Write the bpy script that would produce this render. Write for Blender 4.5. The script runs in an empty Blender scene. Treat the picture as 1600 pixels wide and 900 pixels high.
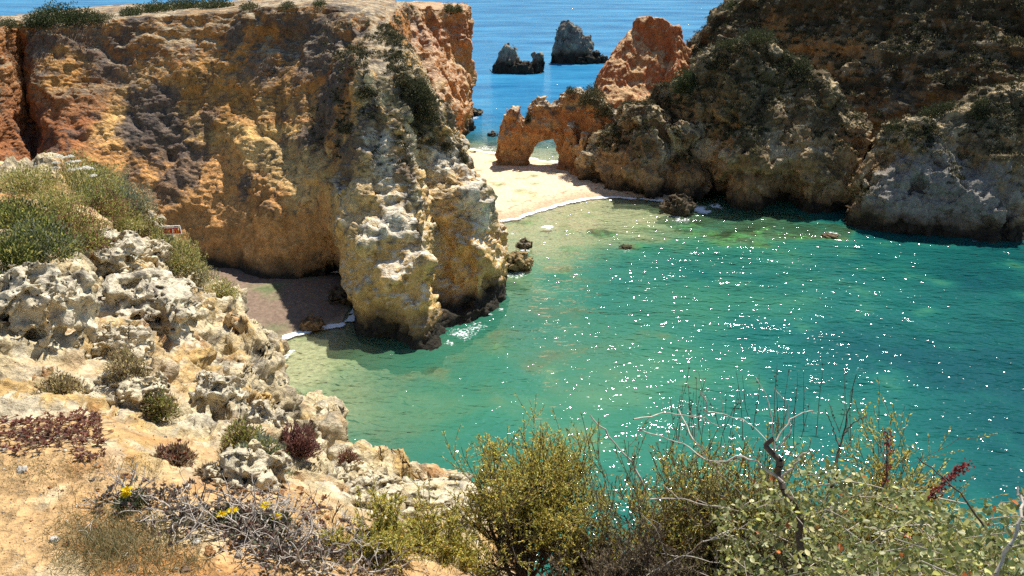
import bpy, math, random
import numpy as np
from concurrent.futures import ThreadPoolExecutor
from mathutils import Vector

rng = np.random.default_rng(7)
random.seed(7)
sc = bpy.context.scene

# ------------------------------------------------------------------ camera
CAM_H, PITCH, FPX = 30.0, math.radians(22.5), 1232.0
cam_d = bpy.data.cameras.new('camera')
cam = bpy.data.objects.new('camera', cam_d)
sc.collection.objects.link(cam)
cam.location = (0, 0, CAM_H)
cam.rotation_euler = (math.radians(90) - PITCH, 0, 0)
cam_d.sensor_width = 36.0
cam_d.lens = 36.0 * FPX / 1600.0
cam_d.clip_start = 0.05
cam_d.clip_end = 30000
sc.camera = cam

# ------------------------------------------------------------------ sky, sun, exposure
SUN_EL, SUN_AZ = math.radians(59), math.radians(27)
w = bpy.data.worlds.new('World'); sc.world = w; w.use_nodes = True
wn = w.node_tree.nodes; wl = w.node_tree.links
bg = wn['Background']; sky = wn.new('ShaderNodeTexSky')
sky.sky_type = 'NISHITA'; sky.sun_disc = False
sky.sun_elevation = SUN_EL; sky.sun_rotation = SUN_AZ
sky.air_density = 1.0; sky.dust_density = 0.2; sky.ozone_density = 1.2
wl.new(sky.outputs[0], bg.inputs[0]); bg.inputs[1].default_value = 0.08
sun_d = bpy.data.lights.new('sun', 'SUN'); sun_d.energy = 5.0; sun_d.angle = math.radians(0.53)
sun_d.color = (1.0, 0.955, 0.88)
sun = bpy.data.objects.new('sun', sun_d); sc.collection.objects.link(sun)
SUN = Vector((math.cos(SUN_EL) * math.sin(SUN_AZ), math.cos(SUN_EL) * math.cos(SUN_AZ), math.sin(SUN_EL)))
sun.rotation_euler = SUN.to_track_quat('Z', 'Y').to_euler(); sun.location = (20, 60, 90)
sc.view_settings.view_transform = 'Standard'; sc.view_settings.look = 'None'
sc.view_settings.exposure = 0.68; sc.view_settings.gamma = 1.0; sc.view_settings.use_curve_mapping = False
sc.render.engine = 'CYCLES'
sc.cycles.use_denoising = False      # keeps the glints on the sea
sc.cycles.max_bounces = 6; sc.cycles.diffuse_bounces = 3; sc.cycles.glossy_bounces = 2
sc.cycles.transparent_max_bounces = 12; sc.cycles.transmission_bounces = 3
sc.cycles.sample_clamp_indirect = 6.0

# ------------------------------------------------------------------ image pixels to world points and back
CP, SP = math.cos(PITCH), math.sin(PITCH)
def p(u, v, Y):
    """a point at forward distance Y on the camera ray through an image pixel"""
    t = (v - 450.0) / FPX
    ang = PITCH + math.atan(t)
    z = CAM_H - Y * math.tan(ang)
    return b(u, Y, z)
def b(u, Y, z):
    d = Y * CP + (CAM_H - z) * SP
    return np.array([(u - 800.0) / FPX * d, Y, z])
def ground(u, v, z):
    ang = PITCH + math.atan((v - 450.0) / FPX)
    return b(u, (CAM_H - z) / math.tan(ang), z)
def proj(P):
    d = P[:, 1] * CP + (CAM_H - P[:, 2]) * SP
    up = P[:, 1] * SP - (CAM_H - P[:, 2]) * CP
    return 800 + FPX * P[:, 0] / d, 450 - FPX * up / d

# ------------------------------------------------------------------ noise
_G = np.array([(1,1,0),(-1,1,0),(1,-1,0),(-1,-1,0),(1,0,1),(-1,0,1),(1,0,-1),(-1,0,-1),
               (0,1,1),(0,-1,1),(0,1,-1),(0,-1,-1),(1,1,0),(-1,1,0),(0,-1,1),(0,-1,-1)], np.float32)
def _hash(x, y, z, s):
    with np.errstate(over='ignore'):
        h = (x.astype(np.uint32) * np.uint32(374761393) + y.astype(np.uint32) * np.uint32(668265263)
             + z.astype(np.uint32) * np.uint32(2246822519) + np.uint32((s * 3266489917) & 0xffffffff))
        h = (h ^ (h >> np.uint32(13))) * np.uint32(1274126177)
        h = h ^ (h >> np.uint32(16))
        h = h * np.uint32(2654435761)
    return h ^ (h >> np.uint32(15))
_GX, _GY, _GZ = (np.ascontiguousarray(_G[:, k]) for k in range(3))
_POOL = ThreadPoolExecutor(4)
_K = (np.uint32(374761393), np.uint32(668265263), np.uint32(2246822519))
def _perlin(P, s):
    Q = np.ascontiguousarray(P.T); fl = np.floor(Q); f = Q - fl
    w = f * f * f * (f * (f * 6 - 15) + 10)
    out = np.zeros(len(P), np.float32)
    I = fl.astype(np.int32).view(np.uint32)
    s0 = np.uint32((s * 2654435769 + 97) & 0xffffffff)
    H = [I[k] * _K[k] for k in range(3)]; H[0] = H[0] + s0
    H1 = [H[k] + _K[k] for k in range(3)]
    for dx in (0, 1):
        wx = w[0] if dx else 1 - w[0]; hx = H1[0] if dx else H[0]; fx = f[0] - dx if dx else f[0]
        for dy in (0, 1):
            wxy = wx * (w[1] if dy else 1 - w[1]); hxy = hx ^ (H1[1] if dy else H[1]); fy = f[1] - dy if dy else f[1]
            for dz in (0, 1):
                h = hxy ^ (H1[2] if dz else H[2])
                h ^= h >> np.uint32(15); h *= np.uint32(2246822519); h ^= h >> np.uint32(13); h *= np.uint32(3266489917)
                h >>= np.uint32(28)
                fz = f[2] - dz if dz else f[2]
                out += wxy * (w[2] if dz else 1 - w[2]) * (_GX.take(h) * fx + _GY.take(h) * fy + _GZ.take(h) * fz)
    return out
def _chunked(fn, P, s):
    n = len(P)
    if n < 24000: return fn(P, s)
    return list(_POOL.map(lambda k: fn(P[k:k + 12000], s), range(0, n, 12000)))
def perlin(P, s=0):
    P = np.asarray(P, np.float32)
    r = _chunked(_perlin, P, s)
    return r if isinstance(r, np.ndarray) else np.concatenate(r)
def fbm(P, o=4, s=0, gain=0.5):
    P = np.asarray(P, np.float32); a, t, n = 1.0, 0.0, np.zeros(len(P), np.float32)
    for k in range(o):
        n += a * perlin(P, s + 31 * k); t += a; a *= gain; P = P * 2.03 + 7.3
    return n / t * 1.6
def ridged(P, o=4, s=0, gain=0.5):
    P = np.asarray(P, np.float32); a, t, n = 1.0, 0.0, np.zeros(len(P), np.float32)
    for k in range(o):
        n += a * (1 - 2.2 * np.abs(perlin(P, s + 17 * k))); t += a; a *= gain; P = P * 2.07 + 3.1
    return n / t
def worley(P, s=0):
    P = np.asarray(P, np.float32); r = _chunked(_worley, P, s)
    return r if isinstance(r, tuple) else tuple(np.concatenate(c) for c in zip(*r))
def _worley(P, s):
    """nearest and second distance and the nearest cell's random number"""
    i = np.floor(P).astype(np.int64); f = (P - i).astype(np.float32)
    f1 = np.full(len(P), 9, np.float32); f2 = f1.copy(); cid = np.zeros(len(P), np.float32)
    for dx in (-1, 0, 1):
        for dy in (-1, 0, 1):
            for dz in (-1, 0, 1):
                h = _hash(i[:, 0] + dx, i[:, 1] + dy, i[:, 2] + dz, s)
                jx = (h & np.uint32(1023)).astype(np.float32) / 1023
                jy = ((h >> np.uint32(10)) & np.uint32(1023)).astype(np.float32) / 1023
                jz = ((h >> np.uint32(20)) & np.uint32(1023)).astype(np.float32) / 1023
                d = np.sqrt((dx + jx - f[:, 0]) ** 2 + (dy + jy - f[:, 1]) ** 2 + (dz + jz - f[:, 2]) ** 2)
                n = d < f1
                f2 = np.where(n, f1, np.minimum(f2, d)); f1 = np.where(n, d, f1)
                cid = np.where(n, (jx * 7.13 + jy * 3.7 + jz * 5.1) % 1.0, cid)
    return f1, f2, cid
def _facet(P, s):
    Q = np.ascontiguousarray(P.T); fl = np.floor(Q); f = Q - fl
    I = fl.astype(np.int32).view(np.uint32); s0 = np.uint32((s * 2654435769 + 131) & 0xffffffff)
    m = np.uint32(1023); c = np.float32(1 / 1023)
    H = [[(I[k] + np.uint32(o & 0xffffffff)) * _K[k] for o in (-1, 0, 1)] for k in range(3)]
    f1 = np.full(len(P), 9, np.float32); best = np.zeros(len(P), np.uint32); B = np.zeros((3, len(P)), np.float32)
    for dx in (-1, 0, 1):
        hx = H[0][dx + 1] + s0; fx = f[0] - np.float32(dx)
        for dy in (-1, 0, 1):
            hxy = hx ^ H[1][dy + 1]; fy = f[1] - np.float32(dy)
            for dz in (-1, 0, 1):
                h = hxy ^ H[2][dz + 1]
                h ^= h >> np.uint32(15); h *= np.uint32(2246822519); h ^= h >> np.uint32(13); h *= np.uint32(3266489917); h ^= h >> np.uint32(16)
                vx = fx - (h & m) * c; vy = fy - ((h >> np.uint32(10)) & m) * c; vz = f[2] - np.float32(dz) - ((h >> np.uint32(20)) & m) * c
                d = vx * vx + vy * vy + vz * vz
                k = np.nonzero(d < f1)[0]
                f1[k] = d[k]; best[k] = h[k]; B[0, k] = vx[k]; B[1, k] = vy[k]; B[2, k] = vz[k]
    q0, q1, q2 = ((best & m) * c, ((best >> np.uint32(10)) & m) * c, ((best >> np.uint32(20)) & m) * c)
    return ((q1 * 2 - 1) * B[0] + (q2 * 2 - 1) * B[1] + (q0 * 2 - 1) * B[2] + 0.55 * (((q0 * 7.1 + q1 * 3.3 + q2 * 5.7) % 1.0) - 0.5)).astype(np.float32)
def facets(P, size, s=0, warp=0.3):
    """broken rock: every cell is a flat tilted face with its own offset"""
    q = np.asarray(P, np.float32) / np.asarray(size, np.float32)
    if warp: q = q + warp * np.stack([perlin(q * 0.9 + 5.1 * k, s + k) for k in range(3)], 1)
    r = _chunked(_facet, q.astype(np.float32), s)
    return r if isinstance(r, np.ndarray) else np.concatenate(r)
def sstep(a, b_, x):
    t = np.clip((x - a) / (b_ - a), 0, 1); return t * t * (3 - 2 * t)
def mixc(A, B, t):
    return A + (np.asarray(B, np.float32) - A) * np.asarray(t, np.float32)[:, None]

# ------------------------------------------------------------------ object helpers
COL = sc.collection
def link(name, data, parent=None):
    o = bpy.data.objects.new(name, data); COL.objects.link(o)
    if parent is not None: o.parent = parent
    return o
def tag(o, label=None, cat=None, group=None, kind=None):
    if label: o['label'] = label
    if cat: o['category'] = cat
    if group: o['group'] = group
    if kind: o['kind'] = kind
    return o
def mesh_np(name, V, F, cols=None, mat=None, smooth=True, attrs=None):
    """F: int array (n,3) or (n,4)"""
    me = bpy.data.meshes.new(name)
    V = np.asarray(V, np.float32); F = np.asarray(F, np.int32); k = F.shape[1]
    me.vertices.add(len(V)); me.vertices.foreach_set('co', V.ravel())
    me.loops.add(F.size); me.loops.foreach_set('vertex_index', F.ravel())
    me.polygons.add(len(F)); me.polygons.foreach_set('loop_start', np.arange(0, F.size, k, dtype=np.int32))
    if smooth: me.polygons.foreach_set('use_smooth', np.ones(len(F), bool))
    if cols is not None:
        a = me.color_attributes.new('Col', 'FLOAT_COLOR', 'POINT')
        a.data.foreach_set('color', np.hstack([np.clip(cols, 0, 1), np.ones((len(V), 1))]).astype(np.float32).ravel())
    for n, arr in (attrs or {}).items():
        a = me.attributes.new(n, 'FLOAT', 'POINT'); a.data.foreach_set('value', np.asarray(arr, np.float32))
    if mat: me.materials.append(mat)
    me.update(calc_edges=True)
    return me
def empty(name, loc):
    o = bpy.data.objects.new(name, None); COL.objects.link(o); o.location = [float(c) for c in loc]
    o.empty_display_size = 0.1
    return o

def grid_faces(nu, nv):
    i = np.arange(nu * nv).reshape(nu, nv)
    return np.stack([i[:-1, :-1], i[1:, :-1], i[1:, 1:], i[:-1, 1:]], -1).reshape(-1, 4)
def pchip(x, y, xi):
    """monotone cubic through y (n, ...) at x, sampled at xi"""
    x = np.asarray(x, float); y = np.asarray(y, float); h = np.diff(x)
    sh = (len(h),) + (1,) * (y.ndim - 1); hh = h.reshape(sh)
    dl = np.diff(y, axis=0) / hh
    m = np.zeros_like(y)
    w1 = 2 * hh[1:] + hh[:-1]; w2 = hh[1:] + 2 * hh[:-1]
    ok = dl[:-1] * dl[1:] > 0
    with np.errstate(divide='ignore', invalid='ignore'):
        m[1:-1] = np.where(ok, (w1 + w2) / (w1 / np.where(ok, dl[:-1], 1) + w2 / np.where(ok, dl[1:], 1)), 0)
    m[0], m[-1] = dl[0], dl[-1]
    k = np.clip(np.searchsorted(x, xi) - 1, 0, len(h) - 1)
    t = ((xi - x[k]) / h[k]).reshape((-1,) + (1,) * (y.ndim - 1)); H = h[k].reshape(t.shape)
    t2, t3 = t * t, t * t * t
    return (2*t3-3*t2+1)*y[k] + (t3-2*t2+t)*H*m[k] + (-2*t3+3*t2)*y[k+1] + (t3-t2)*H*m[k+1]
def catmull(y, n):
    y = np.asarray(y, float); return pchip(np.arange(len(y)), y, np.linspace(0, len(y) - 1, n))
def loft(cols, nu, nv, chord=False, gap=None):
    if chord:
        rs = []
        for c in cols:
            c = np.array(c); e = np.sqrt(np.linalg.norm(np.diff(c, axis=0), axis=1)); e[-3:] *= 0.28
            d = np.r_[0, np.cumsum(e)]
            rs.append(pchip(d / d[-1], c, np.linspace(0, 1, nv)))
        rs = np.array(rs)
    else:
        rs = np.array([catmull(c, nv) for c in cols])
    d = np.linalg.norm(np.diff(rs, axis=0), axis=2).mean(1)
    d = np.r_[0, np.cumsum(d * gap if gap is not None else d)]
    return pchip(d, rs, np.linspace(0, d[-1], nu))
def grid_normals(G):
    a = np.gradient(G, axis=0); c = np.gradient(G, axis=1)
    n = np.cross(a, c); n /= np.linalg.norm(n, axis=2, keepdims=True) + 1e-9
    return n
def orient(N, P, ref):
    """flip the whole sheet so that it faces ref on average"""
    s = np.sign(((ref - P) * N).sum()); return N * s

def surface_nets(f, lo, step):
    """closed surface of f < 0 on a regular grid"""
    nx, ny, nz = f.shape
    s = f < 0
    cnt = np.zeros((nx-1, ny-1, nz-1), np.float32); acc = np.zeros((nx-1, ny-1, nz-1, 3), np.float32)
    corners = [(i, j, k) for i in (0, 1) for j in (0, 1) for k in (0, 1)]
    for a in corners:
        for ax in range(3):
            if a[ax]: continue
            c = list(a); c[ax] = 1
            fa = f[a[0]:nx-1+a[0], a[1]:ny-1+a[1], a[2]:nz-1+a[2]]
            fb = f[c[0]:nx-1+c[0], c[1]:ny-1+c[1], c[2]:nz-1+c[2]]
            cr = (fa < 0) != (fb < 0)
            t = np.where(cr, fa / np.where(cr, fa - fb, 1), 0)
            cnt += cr
            for q in range(3):
                acc[..., q] += np.where(cr, a[q] + (t if q == ax else 0), 0)
    act = cnt > 0
    idx = -np.ones(act.shape, np.int64); idx[act] = np.arange(act.sum())
    I = np.argwhere(act)
    V = (I + acc[act] / cnt[act][:, None]) * step + lo
    faces = []
    for ax in range(3):
        o1, o2 = [(1, 2), (2, 0), (0, 1)][ax]
        sl0 = [slice(None)] * 3; sl1 = [slice(None)] * 3
        sl0[ax] = slice(0, -1); sl1[ax] = slice(1, None)
        d = s[tuple(sl0)] != s[tuple(sl1)]
        E = np.argwhere(d)
        ok = (E[:, o1] > 0) & (E[:, o2] > 0) & (E[:, o1] < act.shape[o1]) & (E[:, o2] < act.shape[o2])
        E = E[ok]
        def cell(d1, d2):
            c = E.copy(); c[:, o1] += d1; c[:, o2] += d2; return idx[c[:, 0], c[:, 1], c[:, 2]]
        q = np.stack([cell(-1, -1), cell(0, -1), cell(0, 0), cell(-1, 0)], 1)
        flip = ~s[E[:, 0], E[:, 1], E[:, 2]]
        q[flip] = q[flip][:, ::-1]
        faces.append(q)
    F = np.vstack(faces); F = F[(F >= 0).all(1)]
    return V, F
def vert_normals(V, F):
    n = np.zeros_like(V)
    fn = np.cross(V[F[:, 1]] - V[F[:, 0]], V[F[:, 2]] - V[F[:, 0]])
    for k in range(F.shape[1]): np.add.at(n, F[:, k], fn)
    return n / (np.linalg.norm(n, axis=1, keepdims=True) + 1e-9)

# ------------------------------------------------------------------ materials
def nodes(name):
    m = bpy.data.materials.new(name); m.use_nodes = True
    return m, m.node_tree.nodes, m.node_tree.links, m.node_tree.nodes['Principled BSDF']
def rock_mat(name, scale, bump=0.6, dist=0.3, rough=0.95):
    """rock coloured by its mineral attribute, with grain, pits and fine relief"""
    m, n, l, bs = nodes(name)
    at = n.new('ShaderNodeAttribute'); at.attribute_name = 'Col'
    tc = n.new('ShaderNodeTexCoord')
    n1 = n.new('ShaderNodeTexNoise'); n1.inputs['Scale'].default_value = scale; n1.inputs['Detail'].default_value = 9; n1.inputs['Roughness'].default_value = 0.68
    n2 = n.new('ShaderNodeTexNoise'); n2.inputs['Scale'].default_value = scale * 4.3; n2.inputs['Detail'].default_value = 5; n2.inputs['Roughness'].default_value = 0.7
    vo = n.new('ShaderNodeTexVoronoi'); vo.inputs['Scale'].default_value = scale * 2.2; vo.feature = 'F1'
    wrp = n.new('ShaderNodeMixRGB'); wrp.blend_type = 'ADD'; wrp.inputs[0].default_value = 0.35 / scale
    for t in (n1, n2): l.new(tc.outputs['Object'], t.inputs['Vector'])
    l.new(tc.outputs['Object'], wrp.inputs[1]); l.new(n2.outputs['Color'], wrp.inputs[2]); l.new(wrp.outputs[0], vo.inputs['Vector'])
    mr = n.new('ShaderNodeMapRange'); mr.inputs[1].default_value = 0.3; mr.inputs[2].default_value = 0.7; mr.inputs[3].default_value = 0.62; mr.inputs[4].default_value = 1.32
    l.new(n1.outputs['Fac'], mr.inputs[0])
    mr2 = n.new('ShaderNodeMapRange'); mr2.inputs[1].default_value = 0.3; mr2.inputs[2].default_value = 0.7; mr2.inputs[3].default_value = 0.72; mr2.inputs[4].default_value = 1.22
    l.new(n2.outputs['Fac'], mr2.inputs[0])
    mu = n.new('ShaderNodeMath'); mu.operation = 'MULTIPLY'; l.new(mr.outputs[0], mu.inputs[0]); l.new(mr2.outputs[0], mu.inputs[1])
    vm = n.new('ShaderNodeVectorMath'); vm.operation = 'SCALE'
    l.new(at.outputs['Color'], vm.inputs[0]); l.new(mu.outputs[0], vm.inputs['Scale'])
    l.new(vm.outputs[0], bs.inputs['Base Color'])
    bs.inputs['Roughness'].default_value = rough; bs.inputs['Specular IOR Level'].default_value = 0.15
    ad = n.new('ShaderNodeMath'); ad.operation = 'MULTIPLY_ADD'; ad.inputs[1].default_value = 0.45
    l.new(vo.outputs['Distance'], ad.inputs[0]); l.new(n1.outputs['Fac'], ad.inputs[2])
    ad2 = n.new('ShaderNodeMath'); ad2.operation = 'MULTIPLY_ADD'; ad2.inputs[1].default_value = 0.35
    l.new(n2.outputs['Fac'], ad2.inputs[0]); l.new(ad.outputs[0], ad2.inputs[2])
    bu = n.new('ShaderNodeBump'); bu.inputs['Strength'].default_value = bump; bu.inputs['Distance'].default_value = dist
    l.new(ad2.outputs[0], bu.inputs['Height']); l.new(bu.outputs[0], bs.inputs['Normal'])
    return m
def leaf_mat(name, trans=0.4, rough=0.55):
    """leaves: coloured by attribute, partly see-through to the sun"""
    m, n, l, bs = nodes(name)
    at = n.new('ShaderNodeAttribute'); at.attribute_name = 'Col'
    tr = n.new('ShaderNodeBsdfTranslucent'); mx = n.new('ShaderNodeMixShader'); mx.inputs[0].default_value = trans
    l.new(at.outputs['Color'], bs.inputs['Base Color']); l.new(at.outputs['Color'], tr.inputs['Color'])
    bs.inputs['Roughness'].default_value = rough; bs.inputs['Specular IOR Level'].default_value = 0.3
    l.new(bs.outputs[0], mx.inputs[1]); l.new(tr.outputs[0], mx.inputs[2])
    l.new(mx.outputs[0], n['Material Output'].inputs['Surface'])
    return m
def plain_mat(name, col, rough=0.8, var=0.25, scale=20):
    m, n, l, bs = nodes(name)
    tc = n.new('ShaderNodeTexCoord'); no = n.new('ShaderNodeTexNoise'); no.inputs['Scale'].default_value = scale; no.inputs['Detail'].default_value = 5
    l.new(tc.outputs['Object'], no.inputs['Vector'])
    r = n.new('ShaderNodeValToRGB'); r.color_ramp.elements[0].position = 0.3; r.color_ramp.elements[1].position = 0.7
    r.color_ramp.elements[0].color = tuple(c * (1 - var) for c in col) + (1,); r.color_ramp.elements[1].color = tuple(min(1, c * (1 + var)) for c in col) + (1,)
    l.new(no.outputs['Fac'], r.inputs[0]); l.new(r.outputs[0], bs.inputs['Base Color'])
    bs.inputs['Roughness'].default_value = rough; bs.inputs['Specular IOR Level'].default_value = 0.25
    return m
M_CLIFF = rock_mat('cliff_rock', 1.1, 0.9, 0.45)
M_FAR = rock_mat('far_rock', 0.7, 0.9, 0.6)
M_NEAR = rock_mat('limestone_near', 9.0, 0.9, 0.05)
M_SAND = rock_mat('sand', 2.5, 0.25, 0.04)
M_LEAF = leaf_mat('leaf', 0.45)
M_SCRUB = leaf_mat('scrub_leaf', 0.25, 0.7)
M_TWIG = plain_mat('twig_bark', (0.10, 0.075, 0.055), 0.9, 0.4, 60)
M_DEAD = plain_mat('bleached_wood', (0.46, 0.40, 0.33), 0.9, 0.3, 60)

# ------------------------------------------------------------------ colours of the minerals
OCHRE = np.array((0.46, 0.195, 0.055)); RUST = np.array((0.30, 0.115, 0.04)); TAN = np.array((0.60, 0.38, 0.14))
CREAM = np.array((0.62, 0.54, 0.38)); BROWN = np.array((0.20, 0.105, 0.05)); GREY = np.array((0.21, 0.20, 0.18))
LICHEN = np.array((0.075, 0.065, 0.058)); LIT_CRUST = np.array((0.66, 0.585, 0.44)); TIDE = np.array((0.042, 0.036, 0.026))
ORANGE = np.array((0.52, 0.22, 0.075)); DRY = np.array((0.27, 0.21, 0.115)); DIRT = np.array((0.58, 0.37, 0.17))
def paint(Cc, P, blobs, colour, seed, warp=0.55):
    """stains and painted sunlit patches with a shape of their own, centred on points of the rock"""
    pu, pv = proj(P)
    for k, (u, v, r, st) in enumerate(blobs):
        i = np.argmin((pu - u) ** 2 + (pv - v) ** 2 + 0.02 * P[:, 1] ** 2)
        d = np.linalg.norm((P - P[i]) * np.array((1, 1, 0.8)), axis=1) / r
        near = d < 2.2
        if not near.any(): continue
        q = d[near] + warp * fbm(P[near] * (1.6 / r), 4, seed + k) + 0.35 * fbm(P[near] * (6.0 / r), 3, seed + k + 50)
        t = np.zeros(len(P), np.float32); t[near] = st * sstep(1.1, 0.7, q)
        Cc = mixc(Cc, colour, t)
    return Cc
BASES = []      # where rock stands in the sea
def strata(P, f=0.55, tilt=(0.05, 0.02), s=3):
    q = P[:, 2] + tilt[0] * P[:, 0] + tilt[1] * P[:, 1] + 0.9 * fbm(P * 0.12, 3, s)
    return fbm(np.stack([P[:, 0] * 0.03, P[:, 1] * 0.03, q * f], 1), 4, s + 1, 0.65)
def soften(D, r):
    """average a grid over (2r+1) cells, so that steps lean instead of standing on one cell"""
    for ax in (0, 1):
        pad = [(0, 0), (0, 0)]; pad[ax] = (r + 1, r); c = np.cumsum(np.pad(D, pad, mode='edge'), axis=ax); n = D.shape[ax]
        D = (np.take(c, np.arange(2 * r + 1, 2 * r + 1 + n), axis=ax) - np.take(c, np.arange(0, n), axis=ax)) / (2 * r + 1)
    return D
def displace(G, spec, ref, seed):
    """large forms first, then the small relief on top of the moved surface"""
    ref = np.array(ref); sh = G.shape[:2]
    def move(G, d):
        N = orient(grid_normals(G), G, ref).reshape(-1, 3); P = G.reshape(-1, 3)
        d = (d - d.mean()) * (1 - 0.8 * sstep(0.8, 0.96, N[:, 2])); return (P + N * d[:, None]).reshape(G.shape)
    P = G.reshape(-1, 3)
    d = spec.get('big', 0) * fbm(P / spec.get('bl', 7.0), 3, seed)
    if spec.get('rid'): d = d + spec['rid'] * ridged(P / np.array((1, 1, spec.get('vs', 1.6))) / spec.get('rl', 3.0), 5, seed + 5, 0.55)
    bo = spec['boost'](P) if 'boost' in spec else 1.0
    for sz, am in spec.get('fac', ())[:1]: d = d + bo * am * facets(P, sz, seed + int(10 * np.max(sz)))
    if spec.get('jnt'):
        for kx, kz, sp_ in ((1.0, 0.55, 6.5), (0.8, -0.35, 9.0)):
            t = (kx * P[:, 0] + kz * P[:, 2] + 0.3 * P[:, 1] + 2.2 * fbm(P * 0.13, 3, seed + 60)) / sp_
            t = np.abs(t - np.round(t)) * sp_
            d = d - spec['jnt'] * sstep(0.55, 0.0, t) * sstep(-0.15, 0.3, fbm(P * 0.2, 3, seed + 61))
    G = move(G, soften(d.reshape(sh), 2).ravel()); P = G.reshape(-1, 3); d = np.zeros(len(P))
    if spec.get('flu'): d = d + spec['flu'] * ridged(P / np.array((1.3, 1.3, 9.0)), 3, seed + 9)
    if spec.get('str'): d = d + spec['str'] * strata(P, spec.get('sf', 0.55), s=seed)
    for sz, am in spec.get('fac', ())[1:]: d = d + bo * am * facets(P, sz, seed + int(10 * np.max(sz)))
    if spec.get('fine'): d = d + spec['fine'] * fbm(P / spec.get('fl', 0.7), 4, seed + 13, 0.6)
    G = move(G, d)
    return G, G.reshape(-1, 3), orient(grid_normals(G), G, ref).reshape(-1, 3)
REF = (0, 0, 60.0)
# ================================================================== LARGE STRUCTURE
ROWS = {}      # where along its height each sheet's points lie
def facing(F, P, N):
    k = len(F) // 2; q = F[::97]; n = np.cross(P[q[:, 1]] - P[q[:, 0]], P[q[:, 2]] - P[q[:, 0]])
    return F[:, ::-1] if (n * N[q[:, 0]]).sum() < 0 else F
def cliff(name, cols, nu, nv, spec, seed, colour_fn, mat, base_last=True):
    global ROW
    G = loft(cols, nu, nv); ROW = np.tile(np.linspace(0, len(cols[0]) - 1, nv), nu)
    G, P, N = displace(G, spec, REF, seed)
    Cc = colour_fn(P, N, seed)
    me = mesh_np(name, P, facing(grid_faces(nu, nv), P, N), Cc, mat)
    o = tag(link(name, me), kind='structure'); ROWS[name] = ROW
    BASES.append(G[:, -1, :2].copy())
    return o, G, P, N

def tide_band(Cc, P, top, seed):
    h = P[:, 2] + 0.9 * fbm(P * 0.5, 3, seed)
    Cc = mixc(Cc, np.array((0.12, 0.08, 0.045)), 0.75 * sstep(top + 1.4, top - 0.2, h))
    return mixc(Cc, TIDE, sstep(top, top - 0.8, h))

# ---- the high headland beside the cove
Lc = [
 [p(-420,30,100), p(-420,50,84), p(-380,72,66), p(-372,130,64), p(-364,200,62.5), p(-358,280,61), p(-354,360,60), b(-350,59.5,5), b(-350,59,-1)],
 [p(-120,25,108), p(-120,40,88), p(-120,58,76), p(-115,110,74), p(-110,170,73), p(-106,230,72), p(-103,300,71), b(-100,71,5), b(-100,70.5,-1)],
 [p(0,25,118), p(0,33,100), p(0,43,88.5), p(2,85,85.5), p(5,130,83.5), p(8,180,81), p(10,230,78.5), p(12,300,75), b(14,71,0.0)],
 [p(34,22,120), p(34,30,106), p(34,38,95), p(36,85,92.5), p(40,130,90), p(46,180,87.5), p(52,230,84.5), p(60,300,80), b(66,75,0.2)],
 [p(58,20,120), p(58,28,106), p(58,36,92.5), p(58,85,88.7), p(62,130,86), p(74,180,83), p(90,240,79.8), p(100,300,76.6), b(110,72.4,0.6)],
 [p(180,8,120), p(180,17,107), p(180,26,95.5), p(190,75,92), p(200,130,89), p(205,190,85.8), p(212,250,82.6), p(222,320,79), b(230,75,0.6)],
 [p(300,4,120), p(300,12,107), p(300,22,95), p(310,75,92), p(315,130,89), p(320,190,86), p(325,260,82.2), p(330,330,78.6), b(330,76,0.6)],
 [p(415,-2,120), p(415,4,107), p(415,12,93.5), p(415,70,89.7), p(420,130,86.2), p(425,190,82.6), p(430,260,78.6), p(432,330,75), b(432,72.8,0.4)],
 [p(480,-8,120), p(480,0,107), p(482,8,92.5), p(480,65,88.5), p(480,130,84.6), p(484,190,80.6), p(490,250,76.8), p(498,335,74), b(500,74.5,0.2)],
 [p(530,-8,120), p(530,0,107), p(530,6,92), p(520,60,86.4), p(515,120,81.8), p(512,190,77.2), p(513,260,73.4), p(517,340,72), b(526,76.5,0.0)],
 [p(545,-7,120), p(545,1,107), p(545,7,91.7), p(533,60,85.3), p(527,120,80.2), p(523,190,75.8), p(525,270,71.0), p(531,370,67.2), b(545,70.5,0.0)],
 [p(560,-6,120), p(560,2,107), p(558,8,91.5), p(546,60,84.3), p(538,120,78.8), p(533,190,75), p(535,270,70.4), p(541,400,65.0), b(561,62.0,-1)],
 [p(590,-4,120), p(590,4,107), p(585,12,91), p(570,60,82.8), p(560,120,75.6), p(572,190,72.4), p(590,280,67.8), p(600,400,63.2), b(610,60.0,-1)],
 [p(612,0,120), p(608,8,107), p(604,20,91), p(600,70,81.8), p(598,125,74.2), p(622,190,71.8), p(648,290,67.6), p(664,400,63.0), b(668,59.0,-1)],
 [p(622,2,114), p(618,12,101), p(616,30,90), p(625,80,80.5), p(640,125,75), p(652,190,74.6), p(660,290,72.2), p(690,400,68.4), b(704,61.4,-1)],
 [p(630,4,116), p(628,16,103), p(626,40,92), p(645,95,82.5), p(672,150,76.2), p(695,210,74.8), p(722,300,70.6), p(742,400,67.2), b(752,64.5,-1)],
 [p(634,6,118), p(634,20,106), p(634,55,96), p(660,120,87), p(696,180,80.5), p(728,240,77), p(756,320,73.6), p(777,400,70.6), b(786,69.2,-1)],
 [p(636,8,124), p(634,24,115), p(632,60,107), p(645,130,100), p(680,190,94), p(722,250,88), p(748,320,82), b(772,77,5), b(778,76,-1)],
 [p(620,8,130), p(615,24,125), p(610,60,122), p(610,130,118), p(630,190,112), p(670,240,104), b(715,96,5), b(735,90,1), b(735,88,-1)],
]
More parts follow.
